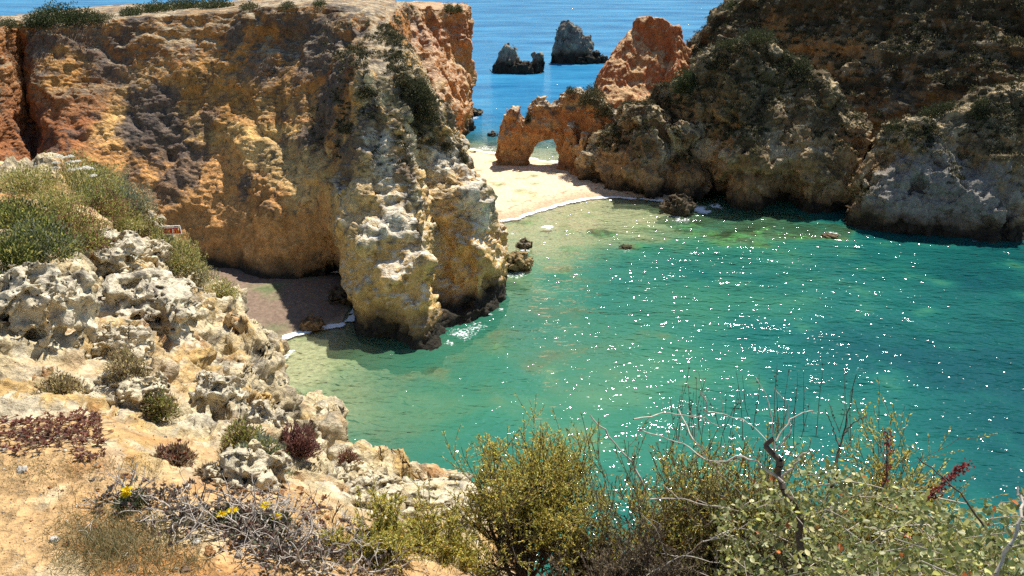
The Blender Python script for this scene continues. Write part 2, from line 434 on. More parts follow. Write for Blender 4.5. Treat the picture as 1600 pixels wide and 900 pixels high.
def col_L(P, N, s):
    pu, pv = proj(P)
    h = P[:, 2] + 0.08 * P[:, 0] + 2.2 * fbm(P * 0.09, 4, s)
    b1 = strata(P, 0.5, s=s + 2)
    Cc = mixc(np.tile(TAN * 1.05, (len(P), 1)), OCHRE * 1.2, sstep(11, 17, h + 2.5 * b1))
    Cc = mixc(Cc, RUST, 0.7 * sstep(0.05, 0.5, b1 + 0.3 * fbm(P * 0.3, 3, s + 3)) * sstep(7, 14, h))
    Cc = mixc(Cc, BROWN, 0.4 * sstep(0.0, 0.5, strata(P, 0.9, s=s + 21)) * sstep(11, 17, h))
    Cc = mixc(Cc, np.array((0.5, 0.24, 0.085)), 0.8 * sstep(11.5, 7.0, h) * sstep(-16, -19, P[:, 0] - 0.3 * (P[:, 1] - 68)) )
    Cc = mixc(Cc, np.array((0.31, 0.125, 0.05)), sstep(-42.5, -45, P[:, 0] + 0.8 * fbm(P * 0.5, 3, s + 4)) * sstep(27, 15, P[:, 2]))
    # the snout: bare cream rock, grey weathered and crusted where it faces the sky
    snout = sstep(-19.5, -15.5, P[:, 0] - 0.45 * (P[:, 1] - 68) + 1.5 * fbm(P * 0.25, 3, s + 5))
    Cc = mixc(Cc, np.array((0.62, 0.385, 0.14)), 0.85 * snout)
    Cc = mixc(Cc, np.array((0.68, 0.53, 0.29)), snout * sstep(-0.1, 0.3, fbm(P * np.array((0.35, 0.35, 0.12)), 4, s + 6)) * sstep(3, 9, P[:, 2]) * sstep(-17.5, -12, P[:, 0]))
    streak = fbm(P * np.array((0.9, 0.9, 0.14)), 4, s + 7)
    Cc = mixc(Cc, LICHEN * 1.6, 0.7 * sstep(0.14, 0.36, streak) * sstep(5, 9, P[:, 2]) * snout)
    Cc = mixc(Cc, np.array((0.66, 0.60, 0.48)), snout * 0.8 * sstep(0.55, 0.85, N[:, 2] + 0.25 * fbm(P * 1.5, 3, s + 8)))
    up = sstep(0.42, 0.7, N[:, 2] + 0.2 * fbm(P * 0.8, 3, s + 9)) * sstep(14, 18, P[:, 2])
    Cc = mixc(Cc, DRY, 0.75 * up)
    # dark weathering film
    st = fbm(P * np.array((0.24, 0.24, 0.17)) + 3.3, 5, s + 10, 0.6)
    Cc = mixc(Cc, LICHEN, 0.7 * sstep(0.20, 0.42, st) * sstep(5.0, 9.0, P[:, 2]) * (1 - 0.6 * snout))
    Cc = paint(Cc, P, [(235,175,3.2,.9), (250,215,3.4,.9), (215,205,2.5,.8), (500,80,3.6,.85), (520,130,4.0,.9), (505,190,3.0,.9), (470,60,2.6,.7),
                       (380,290,1.3,.9), (365,55,1.5,.9), (400,110,2.2,.7), (470,225,2.0,.9), (550,240,2.5,.75), (575,190,1.6,.7), (60,75,2.0,.8), (90,90,2.6,.7),
                       (150,95,2.2,.7), (330,175,1.6,.8), (440,230,1.5,.8), (290,260,2.5,.8), (260,290,2.2,.7), (130,60,2.2,.6), (190,120,2.5,.55), (630,260,1.6,.7), (705,170,1.6,.6)], np.array((0.14, 0.105, 0.08)), s + 100)
    Cc = paint(Cc, P, [(640,150,2.8,.8), (665,175,2.2,.8)], np.array((0.06, 0.065, 0.04)), s + 160)
    Cc = paint(Cc, P, [(592,225,1.3,1.), (600,255,1.1,1.), (603,300,1.0,1.), (548,345,.8,.9), (612,345,1.5,.9), (705,245,1.6,.8), (735,300,1.5,.9), (758,340,1.3,.8), (690,250,1.5,.6)], LIT_CRUST, s + 200)  # pale crust on the snout's ribs, their sunlit white painted in
    Cc = paint(Cc, P, [(480,270,3.2,.8), (450,255,2.5,.7), (560,310,2.6,.7), (410,235,2.0,.6), (690,300,2.0,.6)], np.array((0.60, 0.40, 0.17)), s + 230)  # tan rock patches, brightened in colour where the sun strikes the wall
    Cc = paint(Cc, P, [(100,110,2.5,.7), (330,130,3.,.6), (380,160,2.5,.6), (300,110,2,.5), (440,150,2,.6), (450,110,1.6,.6)], np.array((0.50, 0.25, 0.07)), s + 260)
    q = P * np.array((0.30, 0.30, 0.11)) + 0.5 * np.stack([fbm(P * 0.35, 3, s + 40 + k) for k in range(3)], 1)
    f1, f2, ci = worley(q, s + 44); Cc = mixc(Cc, LICHEN, 0.8 * sstep(0.05, 0.0, f2 - f1) * sstep(4, 8, P[:, 2]))
    Cc = Cc * (0.88 + 0.26 * ci)[:, None]
    Cc = Cc * 1.2
    flat = sstep(0.75, 0.9, N[:, 2]) * sstep(19, 21, P[:, 2])
    Cc = mixc(Cc, np.array((0.50, 0.40, 0.26)), 0.9 * flat * sstep(-0.3, 0.1, fbm(P * 0.35, 4, s + 70)))
    Cc = mixc(Cc, LICHEN * 1.5, 0.7 * up * sstep(0.0, 0.25, fbm(P * 0.8, 4, s + 71)))
    return tide_band(Cc, P, 1.9, s)
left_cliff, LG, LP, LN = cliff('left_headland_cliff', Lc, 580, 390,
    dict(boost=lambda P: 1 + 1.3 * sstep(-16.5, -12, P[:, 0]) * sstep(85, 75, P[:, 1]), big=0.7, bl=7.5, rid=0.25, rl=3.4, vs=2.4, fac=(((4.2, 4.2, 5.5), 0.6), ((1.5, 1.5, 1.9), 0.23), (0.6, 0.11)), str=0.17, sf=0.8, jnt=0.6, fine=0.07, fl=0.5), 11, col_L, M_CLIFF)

# ---- orange cliff of the same headland farther out
Mc = [
 [p(520,0,175), p(520,6,150), p(525,30,146), p(535,100,138), p(545,160,130), b(560,122,-1)],
 [p(590,1,175), p(590,9,150), p(596,36,142), p(620,100,132), p(645,170,124), b(670,118,-1)],
 [p(622,2,175), p(622,11,146), p(632,40,140), p(665,110,131), p(690,180,125), b(706,122,-1)],
 [p(655,2,175), p(655,13,146), p(664,45,141), p(692,110,135), p(712,180,131), b(718,131,-1)],
 [p(680,3,175), p(680,14,149), p(686,48,147), p(704,110,142), p(721,180,138), b(722,139,-1)],
 [p(708,4,176), p(708,14,151), p(712,48,150), p(716,110,147), p(728,180,141), b(724,141.5,-1)],
 [p(726,6,178), p(728,16,155), p(729,50,153), p(726,110,151), p(734,172,145), b(730,145,-1)],
 [p(715,6,190), p(720,18,176), p(722,50,174), p(718,110,172), p(722,170,168), b(722,168,-1)],
 [p(640,6,200), p(640,18,190), p(640,50,188), p(640,110,186), p(640,160,186), b(640,186,-1)],
]
def col_M(P, N, s):
    b1 = strata(P, 0.4, s=s + 2)
    Cc = mixc(np.tile(ORANGE * 1.05, (len(P), 1)), TAN, 0.6 * sstep(0.1, 0.5, fbm(P * 0.2, 4, s)))
    Cc = mixc(Cc, np.array((0.40, 0.13, 0.05)), 0.75 * sstep(0.0, 0.45, b1) * sstep(8, 15, P[:, 2]))
    Cc = mixc(Cc, CREAM, 0.5 * sstep(0.35, 0.65, N[:, 2]))
    Cc = mixc(Cc, LICHEN * 1.5, 0.6 * sstep(0.2, 0.5, fbm(P * 0.3 + 9, 4, s + 4)) * sstep(17, 20, P[:, 2]))
    Cc = mixc(Cc, np.array((0.50, 0.33, 0.19)), 0.9 * sstep(0.75, 0.92, N[:, 2]) * sstep(19, 21, P[:, 2]))
    return tide_band(Cc, P, 2.2, s)
far_cliff, MG, MP, MN = cliff('far_headland_cliff', Mc, 360, 220,
    dict(big=1.0, bl=7, rid=0.5, rl=4.0, vs=2.2, fac=(((4.5, 4.5, 8), 1.7), ((1.8, 1.8, 2.6), 0.6), (0.8, 0.2)), str=0.3, fine=0.1, fl=1.0), 37, col_M, M_FAR)

# ---- orange pyramid behind the arch
Oc = [
 [b(905,167,0), p(905,172,149), p(905,176,147.5), p(905,182,145.2), b(905,140,-1)],
 [b(925,170.5,0), p(926,146,152.5), p(924,152,149.5), p(923,165,146.5), b(920,139,-1)],
 [b(945,172.5,0), p(944,112,154.5), p(942,125,150), p(940,150,146.2), b(936,138,-1)],
 [b(965,175.8,0), p(963,80,155.8), p(960,104,150.5), p(956,145,146), b(952,137,-1)],
 [b(987,177.5,0), p(986,45,156.5), p(984,84,152), p(982,140,146.8), b(980,137,-1)],
 [b(1010,179.8,0), p(1011,27,156.8), p(1011,75,153.8), p(1012,135,148.5), b(1013,138,-1)],
 [b(1040,180.2,0), p(1040,33,156.2), p(1040,80,154.4), p(1041,135,149.5), b(1043,139,-1)],
 [b(1060,182,0), p(1060,52,155), p(1057,90,151.2), p(1055,135,146.8), b(1053,137,-1)],
 [b(1080,183.8,0), p(1080,75,156.8), p(1080,100,153.8), p(1080,140,148.5), b(1080,138,-1)],
 [b(1120,187,0), p(1120,55,164), p(1120,90,158.8), p(1120,140,152), b(1120,140,-1)],
]
def col_O(P, N, s):
    Cc = mixc(np.tile(np.array((0.47, 0.155, 0.06)), (len(P), 1)), np.array((0.52, 0.25, 0.10)), 0.8 * sstep(-0.1, 0.4, fbm(P * np.array((0.3, 0.3, 0.12)), 4, s)))
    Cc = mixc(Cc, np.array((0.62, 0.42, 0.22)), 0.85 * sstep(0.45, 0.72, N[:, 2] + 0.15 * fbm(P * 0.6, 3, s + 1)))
    Cc = mixc(Cc, LICHEN * 1.6, 0.7 * sstep(0.1, 0.35, fbm(P * 0.35, 3, s + 2)) * sstep(33, 37, P[:, 0]))
    return Cc
orange_peak, OG, OP, ON = cliff('orange_cliff_peak', Oc, 240, 170,
    dict(big=0.6, bl=8, rid=0.3, rl=3.5, vs=4.0, fac=(((4, 4, 11), 1.0), ((1.5, 1.5, 4.5), 0.28)), flu=0.3, fine=0.08, fl=1.0), 53, col_O, M_FAR)

# ---- scrub covered ridges across the bay
def col_R(P, N, s):
    b1 = strata(P, 0.45, s=s + 2)
    Cc = mixc(np.tile(np.array((0.38, 0.245, 0.12)), (len(P), 1)), np.array((0.25, 0.15, 0.075)), sstep(-0.1, 0.4, b1))
    Cc = mixc(Cc, CREAM * 0.8, 0.75 * sstep(0.1, 0.4, fbm(P * 0.22 + 5, 4, s + 3)) * sstep(2, 5, P[:, 2]))
    veg = sstep(-0.25, 0.25, fbm(P * 0.15, 4, s + 4) + 0.09 * (P[:, 2] - 8.5) + 0.5 * (N[:, 2] - 0.4))
    Cc = mixc(Cc, np.array((0.075, 0.068, 0.04)), 0.8 * veg)
    Cc = mixc(Cc, np.array((0.52, 0.40, 0.23)), 0.9 * sstep(0.02, 0.28, fbm(P * 0.4 + 2, 4, s + 5)) * sstep(0.45, 0.75, N[:, 2]))  # dry tan tops, their sunlit brightness put into the colour
    top = np.abs(ROW - 2.5) * 0.55
    Cc = mixc(Cc, np.array((0.56, 0.43, 0.25)), 0.85 * sstep(0.34, 0.08, top + 0.35 * fbm(P * 0.5, 3, s + 90)) * sstep(-0.25, 0.15, fbm(P * 0.22, 3, s + 91)) * (P[:, 2] > 4))  # bare pale crest, with a sunlit highlight line painted along it
    return tide_band(Cc, P, 1.7, s)
Ac = [  # ridge tables down to Dc: depths squeezed toward each base along camera rays
 [b(903,117.4,-1), p(904,268,112.9), p(904,262,112.4), p(905,270,112.2), p(905,278,112), b(905,111.6,-1)],
 [b(935,118.8,0), p(930,222,115.8), p(928,214,113.3), p(924,232,111.8), p(918,258,110.6), b(915,110,-1)],
 [b(970,120.5,0), p(967,192,115.5), p(963,183,112.5), p(958,208,110.4), p(952,245,108.5), b(950,107.2,-1)],
 [b(1005,120.1,0), p(1005,175,114.1), p(1001,165,111.1), p(1001,197,108.7), p(1000,245,106.5), b(1000,105.2,-1)],
 [b(1045,118,0), p(1045,196,112), p(1040,187,109.5), p(1042,212,107.1), p(1045,255,105), b(1045,105.4,-1)],
 [b(1085,114.8,0), p(1080,235,108.8), p(1072,222,107.3), p(1070,245,105.2), p(1068,275,103.5), b(1066,102.4,-1)],
 [b(1100,111.8,0), p(1095,272,106.8), p(1086,258,105.3), p(1084,278,104.1), p(1082,300,102.7), b(1078,102,-1)],
 [b(1110,111.4,-1), p(1105,300,105.9), p(1098,296,105), p(1096,302,104.6), p(1094,308,104.4), b(1092,104,-1)],
]
Bc = [
 [b(985,131,-1), p(985,200,120), p(985,193,117), p(990,205,116), p(995,225,115), p(1000,245,114), b(1005,113,-1)],
 [b(1000,133.5,0), p(1015,165,119.5), p(1015,157,115.5), p(1022,180,114), p(1032,210,112.5), p(1042,245,111), b(1050,111,-1)],
 [b(1060,134,0), p(1060,142,119), p(1058,131,114), p(1062,160,111.8), p(1075,200,109.2), p(1085,250,107), b(1090,108,-1)],
 [b(1110,134.8,0), p(1110,96,118.8), p(1108,85,112.8), p(1112,130,109.8), p(1115,190,106.5), p(1118,250,104.2), b(1118,109.5,-1)],
 [b(1150,132.8,0), p(1150,72,116.8), p(1150,62,110.8), p(1148,115,107.2), p(1145,185,103.5), p(1143,250,101.2), b(1143,101.5,-1)],
 [b(1185,131.8,0), p(1185,68,115.8), p(1183,57,109.2), p(1177,110,105.8), p(1170,180,102), p(1168,250,99.7), b(1168,99,-1)],
 [b(1235,134,0), p(1232,97,116), p(1228,86,109.5), p(1225,130,106.2), p(1220,190,102.8), p(1220,250,100.3), b(1222,105,-1)],
 [b(1290,131.8,0), p(1288,142,111.8), p(1283,132,105.8), p(1280,170,102.8), p(1275,215,100.2), p(1272,265,97.8), b(1270,97.5,-1)],
 [b(1340,129.8,0), p(1338,199,107.8), p(1333,190,102.8), p(1330,215,100.5), p(1325,250,98.5), p(1322,290,96.8), b(1320,99.5,-1)],
 [b(1375,126.2,0), p(1368,227,104.8), p(1362,219,102.2), p(1360,240,100.8), p(1358,270,99.2), p(1355,300,98.2), b(1352,98.5,-1)],
]
Cr = [
 [b(1330,107,-1), p(1332,330,96), p(1330,325,94.5), p(1329,332,94.2), p(1328,338,94), p(1328,345,93.8), b(1328,93.5,-1)],
 [b(1375,109.1,0), p(1366,246,98.1), p(1362,241,96.6), p(1357,265,95.1), p(1349,297,93.3), p(1344,325,92.2), b(1342,91.7,-1)],
 [b(1400,110.4,0), p(1390,209,99.9), p(1385,204,97.4), p(1387,236,95), p(1384,275,92.5), p(1381,325,90.2), b(1379,89.8,-1)],
 [b(1440,111.6,0), p(1440,196,100.1), p(1436,188,96.6), p(1440,222,94.1), p(1440,265,91.4), p(1440,325,88.7), b(1440,88.2,-1)],
 [b(1505,112.9,0), p(1505,178,100.4), p(1502,168,96.4), p(1503,210,93.4), p(1503,265,90.4), p(1503,325,87.8), b(1503,87.3,-1)],
 [b(1555,112.3,0), p(1555,160,100.3), p(1549,150,96.3), p(1553,200,92.8), p(1560,260,89.8), p(1562,325,87.2), b(1562,86.7,-1)],
 [b(1600,113.8,0), p(1600,140,100.8), p(1592,131,97.2), p(1592,200,93.8), p(1592,285,89.8), p(1590,330,87.5), b(1590,87,-1)],
 [b(1640,116,0), p(1640,120,106), p(1625,112,102), p(1618,200,99.5), p(1612,285,96.5), p(1610,330,94.5), b(1610,94,-1)],
 [b(1720,115,0), p(1720,95,103), p(1700,90,99), p(1690,200,94.5), p(1690,285,90.5), p(1690,330,88.5), b(1690,88,-1)],
 [b(1900,115,0), p(1900,95,101), p(1900,90,95), p(1900,200,90.5), p(1900,285,86.5), p(1900,330,84.5), b(1900,84,-1)],
]
Dc = [
 [b(1050,188,0), p(1062,84,158), p(1068,95,156), p(1075,125,153), p(1080,175,149), b(1085,146,-1)],
 [p(1090,62,188.5), p(1088,66,159.5), p(1092,90,155.5), p(1096,125,151), p(1100,178,146.5), b(1105,143,-1)],
 [p(1110,34,187), p(1108,40,158), p(1112,72,153.5), p(1116,120,148.5), p(1120,180,144), b(1125,140,-1)],
 [p(1150,-5,190), p(1146,8,156), p(1155,60,150.5), p(1160,120,145.5), p(1165,180,141), b(1170,138,-1)],
 [p(1200,-25,192), p(1198,-14,153), p(1205,60,147.5), p(1210,120,142.5), p(1215,185,138), b(1220,135,-1)],
 [p(1260,-34,191.5), p(1260,-22,149.5), p(1262,60,143.5), p(1265,120,138.5), p(1268,190,134), b(1270,131,-1)],
 [p(1360,-38,186.5), p(1360,-24,143.5), p(1362,55,137), p(1365,125,132), p(1367,200,127.5), b(1370,125,-1)],
 [p(1460,-34,182.5), p(1460,-18,138.5), p(1462,55,132.5), p(1465,120,127.5), p(1468,190,123.5), b(1470,121,-1)],
 [p(1560,-24,179.5), p(1560,-8,134.5), p(1562,50,129), p(1564,105,124.5), p(1566,170,121), b(1570,119,-1)],
 [p(1680,-24,174.5), p(1680,-8,130.5), p(1680,50,125), p(1680,105,120.5), p(1680,170,117), b(1680,115,-1)],
 [p(1950,-24,164.5), p(1950,-8,119.5), p(1950,50,114), p(1950,105,109.5), p(1950,170,106), b(1950,104,-1)],
]
def col_D(P, N, s):
    Cc = col_R(P, N, s)
    led = strata(P, 0.42, s=s + 30)
    Cc = mixc(Cc, np.array((0.34, 0.20, 0.085)), 0.9 * sstep(0.18, 0.4, led + 0.35 * fbm(P * 0.2, 3, s + 31)) * sstep(0.6, 0.35, N[:, 2]))
    Cc = mixc(Cc, CREAM * 0.9, 0.8 * sstep(0.42, 0.6, fbm(P * 0.55, 4, s + 32)))
    Cc = Cc * 0.62      # shade of the back cliff put into its colour, setting off the ridges
    Cc = paint(Cc, P, [(1255,75,4.5,.8), (1300,90,4,.6), (1205,55,3.5,.7), (1330,62,3.,.6)], np.array((0.40, 0.215, 0.08)), s + 300)
    return Cc
def col_C(P, N, s):
    Cc = col_R(P, N, s)
    Cc = paint(Cc, P, [(1450,300,5.5,.85), (1500,310,5.5,.85), (1400,310,4.,.8), (1545,320,4.5,.8), (1470,260,3,.6)], np.array((0.27, 0.25, 0.215)), s + 320)
    return tide_band(Cc, P, 2.0, s)
def shoulder(cols):
    """a bare rounded shoulder just in front of each crest"""
    for c in cols: c.insert(3, c[2] + np.array((0, -1.9, -0.75)) * min(1.0, max(0.15, (c[2][1] - c[3][1]) / 3.0)))
for c_ in (Ac, Bc, Cr): shoulder(c_)
RS = dict(big=0.9, bl=7, rid=0.5, rl=3.4, vs=2.2, fac=(((4.5, 4.5, 6.5), 1.9), ((1.7, 1.7, 2.2), 0.6), (0.75, 0.2)), flu=0.25, str=0.3, fine=0.12, fl=0.8)
ridge_a, AG, AP, AN = cliff('front_ridge', Ac, 260, 190, dict(RS, big=0.5), 61, col_R, M_CLIFF)
ridge_b, BG, BP, BN = cliff('middle_ridge', Bc, 380, 260, RS, 67, col_R, M_CLIFF)
ridge_c, CG, CPt, CN = cliff('right_ridge', Cr, 360, 260, dict(RS, str=0.25), 71, col_C, M_CLIFF)
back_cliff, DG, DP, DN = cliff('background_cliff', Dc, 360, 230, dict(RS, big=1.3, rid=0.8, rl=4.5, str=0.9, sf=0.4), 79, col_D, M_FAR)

# ---- shelf the photographer stands on
Fc = [
 [b(-600,0.9,28.25), b(-600,2,28.2), b(-600,3,28.2), b(-600,5,28.1), b(-600,8,28.2), b(-600,11,28.2), b(-600,14,27.0), b(-600,17,20), b(-600,18,-1)],
 [b(-250,0.9,28.25), b(-250,2,28.2), b(-250,2.7,28.2), b(-250,3.6,28.1), b(-250,5,28.05), b(-250,7.5,28.15), p(-250,246,10), b(-250,13,26.5), b(-250,15,18), b(-250,16,-1)],
 [b(0,0.9,28.25), p(0,900,1.95), p(0,820,2.2), p(0,740,2.5), p(0,690,2.73), p(0,640,3.15), p(0,580,3.7), p(0,500,4.5), p(0,420,5.6), p(0,340,7.0), p(0,290,8.3), p(0,252,10.2), b(-5,13,26.4), b(-5,15,18), b(-5,16,-1)],
 [b(100,0.9,28.25), p(100,900,1.95), p(100,820,2.2), p(100,740,2.5), p(100,690,2.75), p(100,640,3.25), p(100,580,4.0), p(100,500,5.1), p(100,420,6.2), p(100,340,7.6), p(100,300,8.6), p(102,272,9.8), b(95,12.5,26.0), b(95,14.5,18), b(95,15.5,-1)],
 [b(180,0.9,28.25), p(180,900,1.95), p(180,820,2.2), p(180,740,2.52), p(180,690,2.85), p(180,640,3.5), p(180,580,4.5), p(180,500,5.8), p(180,420,7.0), p(184,350,8.6), p(188,325,9.6), b(182,12,25.4), b(182,14,17), b(182,15,-1)],
 [b(240,0.9,28.25), p(240,900,1.95), p(240,820,2.2), p(240,750,2.5), p(240,700,2.95), p(240,645,3.75), p(240,580,4.8), p(240,500,6.2), p(244,420,7.9), p(248,370,9.6), p(250,357,10.4), b(244,12.4,24.8), b(244,14.2,16), b(244,15,-1)],
 [b(300,0.9,28.25), p(300,900,1.96), p(300,820,2.2), p(300,760,2.5), p(300,710,3.0), p(300,655,3.9), p(300,590,5.1), p(304,520,6.7), p(308,460,8.4), p(312,425,9.8), p(314,414,10.5), b(308,12.0,24), b(308,13.5,15), b(308,14.2,-1)],
 [b(350,0.9,28.25), p(350,900,1.97), p(350,820,2.22), p(350,765,2.5), p(350,715,3.05), p(352,660,4.1), p(356,600,5.4), p(360,540,6.9), p(364,490,8.4), p(367,462,9.6), p(369,454,10.2), b(362,11.5,23.4), b(362,12.8,14), b(362,13.4,-1)],
 [b(400,0.9,28.25), p(400,900,1.98), p(400,830,2.2), p(400,780,2.45), p(400,730,2.95), p(402,680,3.9), p(406,625,5.2), p(410,570,6.7), p(413,535,8.0), p(415,520,8.8), b(407,10.2,23.2), b(405,11.5,14), b(405,12,-1)],
 [b(450,0.9,28.2), p(450,900,2.0), p(450,840,2.2), p(450,790,2.45), p(450,748,2.95), p(451,715,3.7), p(454,680,4.8), p(456,640,6.2), p(457,612,7.3), p(458,602,7.9), b(448,9.1,23.2), b(446,10.3,14), b(446,11,-1)],
 [b(500,0.9,28.2), p(500,900,2.02), p(500,850,2.2), p(500,805,2.45), p(500,770,2.9), p(502,740,3.6), p(504,710,4.6), p(506,685,5.7), p(507,668,6.6), p(508,661,7.1), b(498,8.2,23.2), b(495,9.4,14), b(495,10,-1)],
 [b(560,0.9,28.2), p(560,920,2.0), p(560,870,2.2), p(560,830,2.5), p(560,800,2.95), p(561,775,3.6), p(563,750,4.4), p(564,735,5.2), p(565,726,5.8), p(566,722,6.2), b(556,7.3,23.5), b(552,8.4,14), b(552,9,-1)],
 [b(640,0.9,28.15), p(640,940,2.0), p(640,890,2.2), p(640,850,2.5), p(640,820,2.9), p(641,798,3.4), p(642,778,4.0), p(643,766,4.6), p(644,759,5.1), p(645,756,5.4), b(636,6.5,23.8), b(632,7.6,14), b(632,8,-1)],
 [b(715,0.9,28.1), p(715,960,1.95), p(715,910,2.2), p(715,870,2.45), p(715,840,2.8), p(715,815,3.3), p(715,795,3.8), p(716,780,4.3), p(716,772,4.7), p(717,768,5.0), b(708,6.0,24), b(705,7.0,14), b(705,7.4,-1)],
 [b(770,0.9,28.0), p(770,1020,1.8), p(770,970,2.0), p(770,930,2.3), p(770,900,2.6), p(768,872,3.0), p(766,850,3.4), p(765,835,3.8), p(764,828,4.1), b(760,5.0,24), b(758,5.8,14), b(758,6.2,-1)],
 [b(850,0.9,27.9), b(850,1.5,27.8), b(850,2.0,27.65), b(850,2.5,27.4), b(850,2.9,27.1), b(850,3.4,26.4), b(850,4.2,24), b(850,5.0,14), b(850,5.4,-1)],
 [b(1100,0.8,28.0), b(1100,1.3,27.9), b(1100,1.9,27.7), b(1100,2.5,27.35), b(1100,3.0,26.9), b(1100,3.6,26.2), b(1100,4.4,24), b(1100,5.2,14), b(1100,5.6,-1)],
 [b(1500,0.7,28.2), b(1500,1.2,28.1), b(1500,1.8,27.9), b(1500,2.4,27.5), b(1500,3.0,27.0), b(1500,3.7,26.2), b(1500,4.6,24), b(1500,5.4,14), b(1500,5.8,-1)],
 [b(2300,0.7,28.3), b(2300,1.2,28.2), b(2300,1.8,28.0), b(2300,2.4,27.7), b(2300,3.2,27.0), b(2300,4.2,26.0), b(2300,5.2,24), b(2300,6.2,14), b(2300,6.6,-1)],
]
NU, NV = 550, 630
# split so that the sampled rows follow the part of each line that lies above the drop
FG = loft(Fc, NU, NV, chord=True, gap=np.array([0.25, 0.35] + [1.0] * 12 + [0.8] + [0.3] * 3))
def build_F():
    global FG
    N = orient(grid_normals(FG), FG, np.array((0, -2, 40.0))).reshape(-1, 3); P = FG.reshape(-1, 3)
    s = 91
    dirt = sstep(3.1, 2.65, P[:, 1] + 0.5 * fbm(P * 1.1, 3, s) + 0.45 * np.clip(P[:, 0] + 1.25, 0, 2)) * sstep(27.6, 27.9, P[:, 2])
    dirt = np.maximum(dirt, 0.9 * sstep(0.15, 0.4, fbm(P * 0.55 + 3, 3, s + 1)) * sstep(26.8, 27.6, P[:, 2]) * sstep(-1.6, -2.3, P[:, 0]))
    rk = 1 - dirt
    near = sstep(2.4, 4.5, P[:, 1])
    big = fbm(P / 1.6, 3, s + 3)
    up = np.array((0, -2, 40.0)); sh = FG.shape[:2]
    d = rk * near * (0.18 * big + 0.34 * facets(P, (0.95, 0.95, 0.6), s + 31))
    d = d - d.sum() / rk.sum() * rk - 0.15 * rk * sstep(5, 8, P[:, 1]) * sstep(-5.5, -4.2, P[:, 0])
    P1 = P + N * soften(d.reshape(sh), 4).ravel()[:, None]
    N1 = orient(grid_normals(P1.reshape(FG.shape)), P1.reshape(FG.shape), up).reshape(-1, 3)
    d = rk * (0.3 + 0.7 * near) * (0.07 * ridged(P1 / 0.75, 4, s + 4, 0.55) + 0.13 * facets(P1, 0.30, s + 32) - 0.03)
    d = soften((d + dirt * (0.02 * fbm(P1 / 0.5, 3, s + 6) + 0.006 * fbm(P1 / 0.06, 3, s + 7))).reshape(sh), 1).ravel()
    P2 = P1 + N1 * d[:, None]
    N1 = orient(grid_normals(P2.reshape(FG.shape)), P2.reshape(FG.shape), up).reshape(-1, 3)
    d = rk * (0.3 + 0.7 * near) * (0.055 * facets(P2, 0.11, s + 33) + 0.028 * fbm(P2 / 0.12, 4, s + 5, 0.65))
    P2 = P2 + N1 * d[:, None]; FG = P2.reshape(FG.shape)
    N2 = orient(grid_normals(FG), FG, np.array((0, -2, 40.0))).reshape(-1, 3)
    v1 = fbm(P2 / 0.9, 4, s + 8); v2 = fbm(P2 / 0.22, 4, s + 9, 0.6)
    Cc = mixc(np.tile(np.array((0.60, 0.485, 0.285)), (len(P), 1)), np.array((0.60, 0.39, 0.14)), 0.85 * sstep(-0.05, 0.35, v1))
    Cc = mixc(Cc, np.array((0.47, 0.24, 0.09)), 0.8 * sstep(0.25, 0.5, fbm(P2 / 0.5 + 4, 4, s + 10)) )
    Cc = mixc(Cc, np.array((0.66, 0.59, 0.43)), 0.75 * sstep(0.05, 0.35, v2 + 0.6 * (N2[:, 2] - 0.65)))
    Cc = mixc(Cc, np.array((0.25, 0.215, 0.16)), 0.68 * sstep(0.06, 0.30, fbm(P2 / 0.3 + 7, 5, s + 11, 0.65) - 0.25 * (1 - near)) * rk)
    Cc = mixc(Cc, np.array((0.10, 0.085, 0.07)), 0.7 * sstep(0.30, 0.5, fbm(P2 / 0.1 + 2, 4, s + 12, 0.65)) * rk * near)
    dc = mixc(np.tile(DIRT, (len(P), 1)), np.array((0.50, 0.255, 0.09)), sstep(-0.1, 0.45, fbm(P2 / 0.45, 4, s + 13)))
    dc = mixc(dc, np.array((0.66, 0.52, 0.31)), 0.8 * sstep(0.15, 0.4, fbm(P2 / 0.3 + 5, 4, s + 14)))
    Cc = mixc(Cc, 0, dirt) + dc * dirt[:, None]
    me = mesh_np('foreground_cliff', P2, facing(grid_faces(NU, NV), P2, N2), Cc, M_NEAR)
    o = tag(link('foreground_cliff', me), kind='structure')
    return o, P2, N2, dirt
fore_cliff, FP, FN, FDIRT = build_F()
FU, FV = proj(FP)
def on_fore(u, v, k=1):
    """the point of the foreground shelf seen at an image pixel (nearest to the camera)"""
    d = (FU - u) ** 2 + (FV - v) ** 2 + np.where((FP[:, 1] < 0.5) | (FN[:, 2] < -0.2), 1e9, 0)
    c = np.argpartition(d, 12)[:12]
    c = c[d[c] < d[c].min() + 30]
    i = c[np.argmin(FP[c, 1])]
    return FP[i].copy(), FN[i].copy()

# ================================================================== BEACH, SEABED AND WATER
def poly_sdf(X, Y, pts):
    pts = np.asarray(pts)[:, :2]; d = np.full(X.shape, 1e9); ins = np.zeros(X.shape, bool)
    for a, c in zip(pts, np.roll(pts, -1, 0)):
        e = c - a; wx, wy = X - a[0], Y - a[1]
        t = np.clip((wx * e[0] + wy * e[1]) / (e @ e), 0, 1)
        d = np.minimum(d, (wx - e[0] * t) ** 2 + (wy - e[1] * t) ** 2)
        cnd = ((a[1] <= Y) & (c[1] > Y)) | ((c[1] <= Y) & (a[1] > Y))
        ins ^= cnd & (X < (c[0] - a[0]) * (Y - a[1]) / (c[1] - a[1] + 1e-12) + a[0])
    d = np.sqrt(d); return np.where(ins, -d, d)
g = lambda u, v: ground(u, v, 0.0)
MAIN = [g(700,338), g(760,345), g(800,341), g(835,331), g(862,320), g(900,311), g(940,307), g(1000,308), g(1045,312), g(1070,300), g(1000,262), g(905,255), g(850,252), g(800,245), g(765,240), g(735,234), g(690,236)]
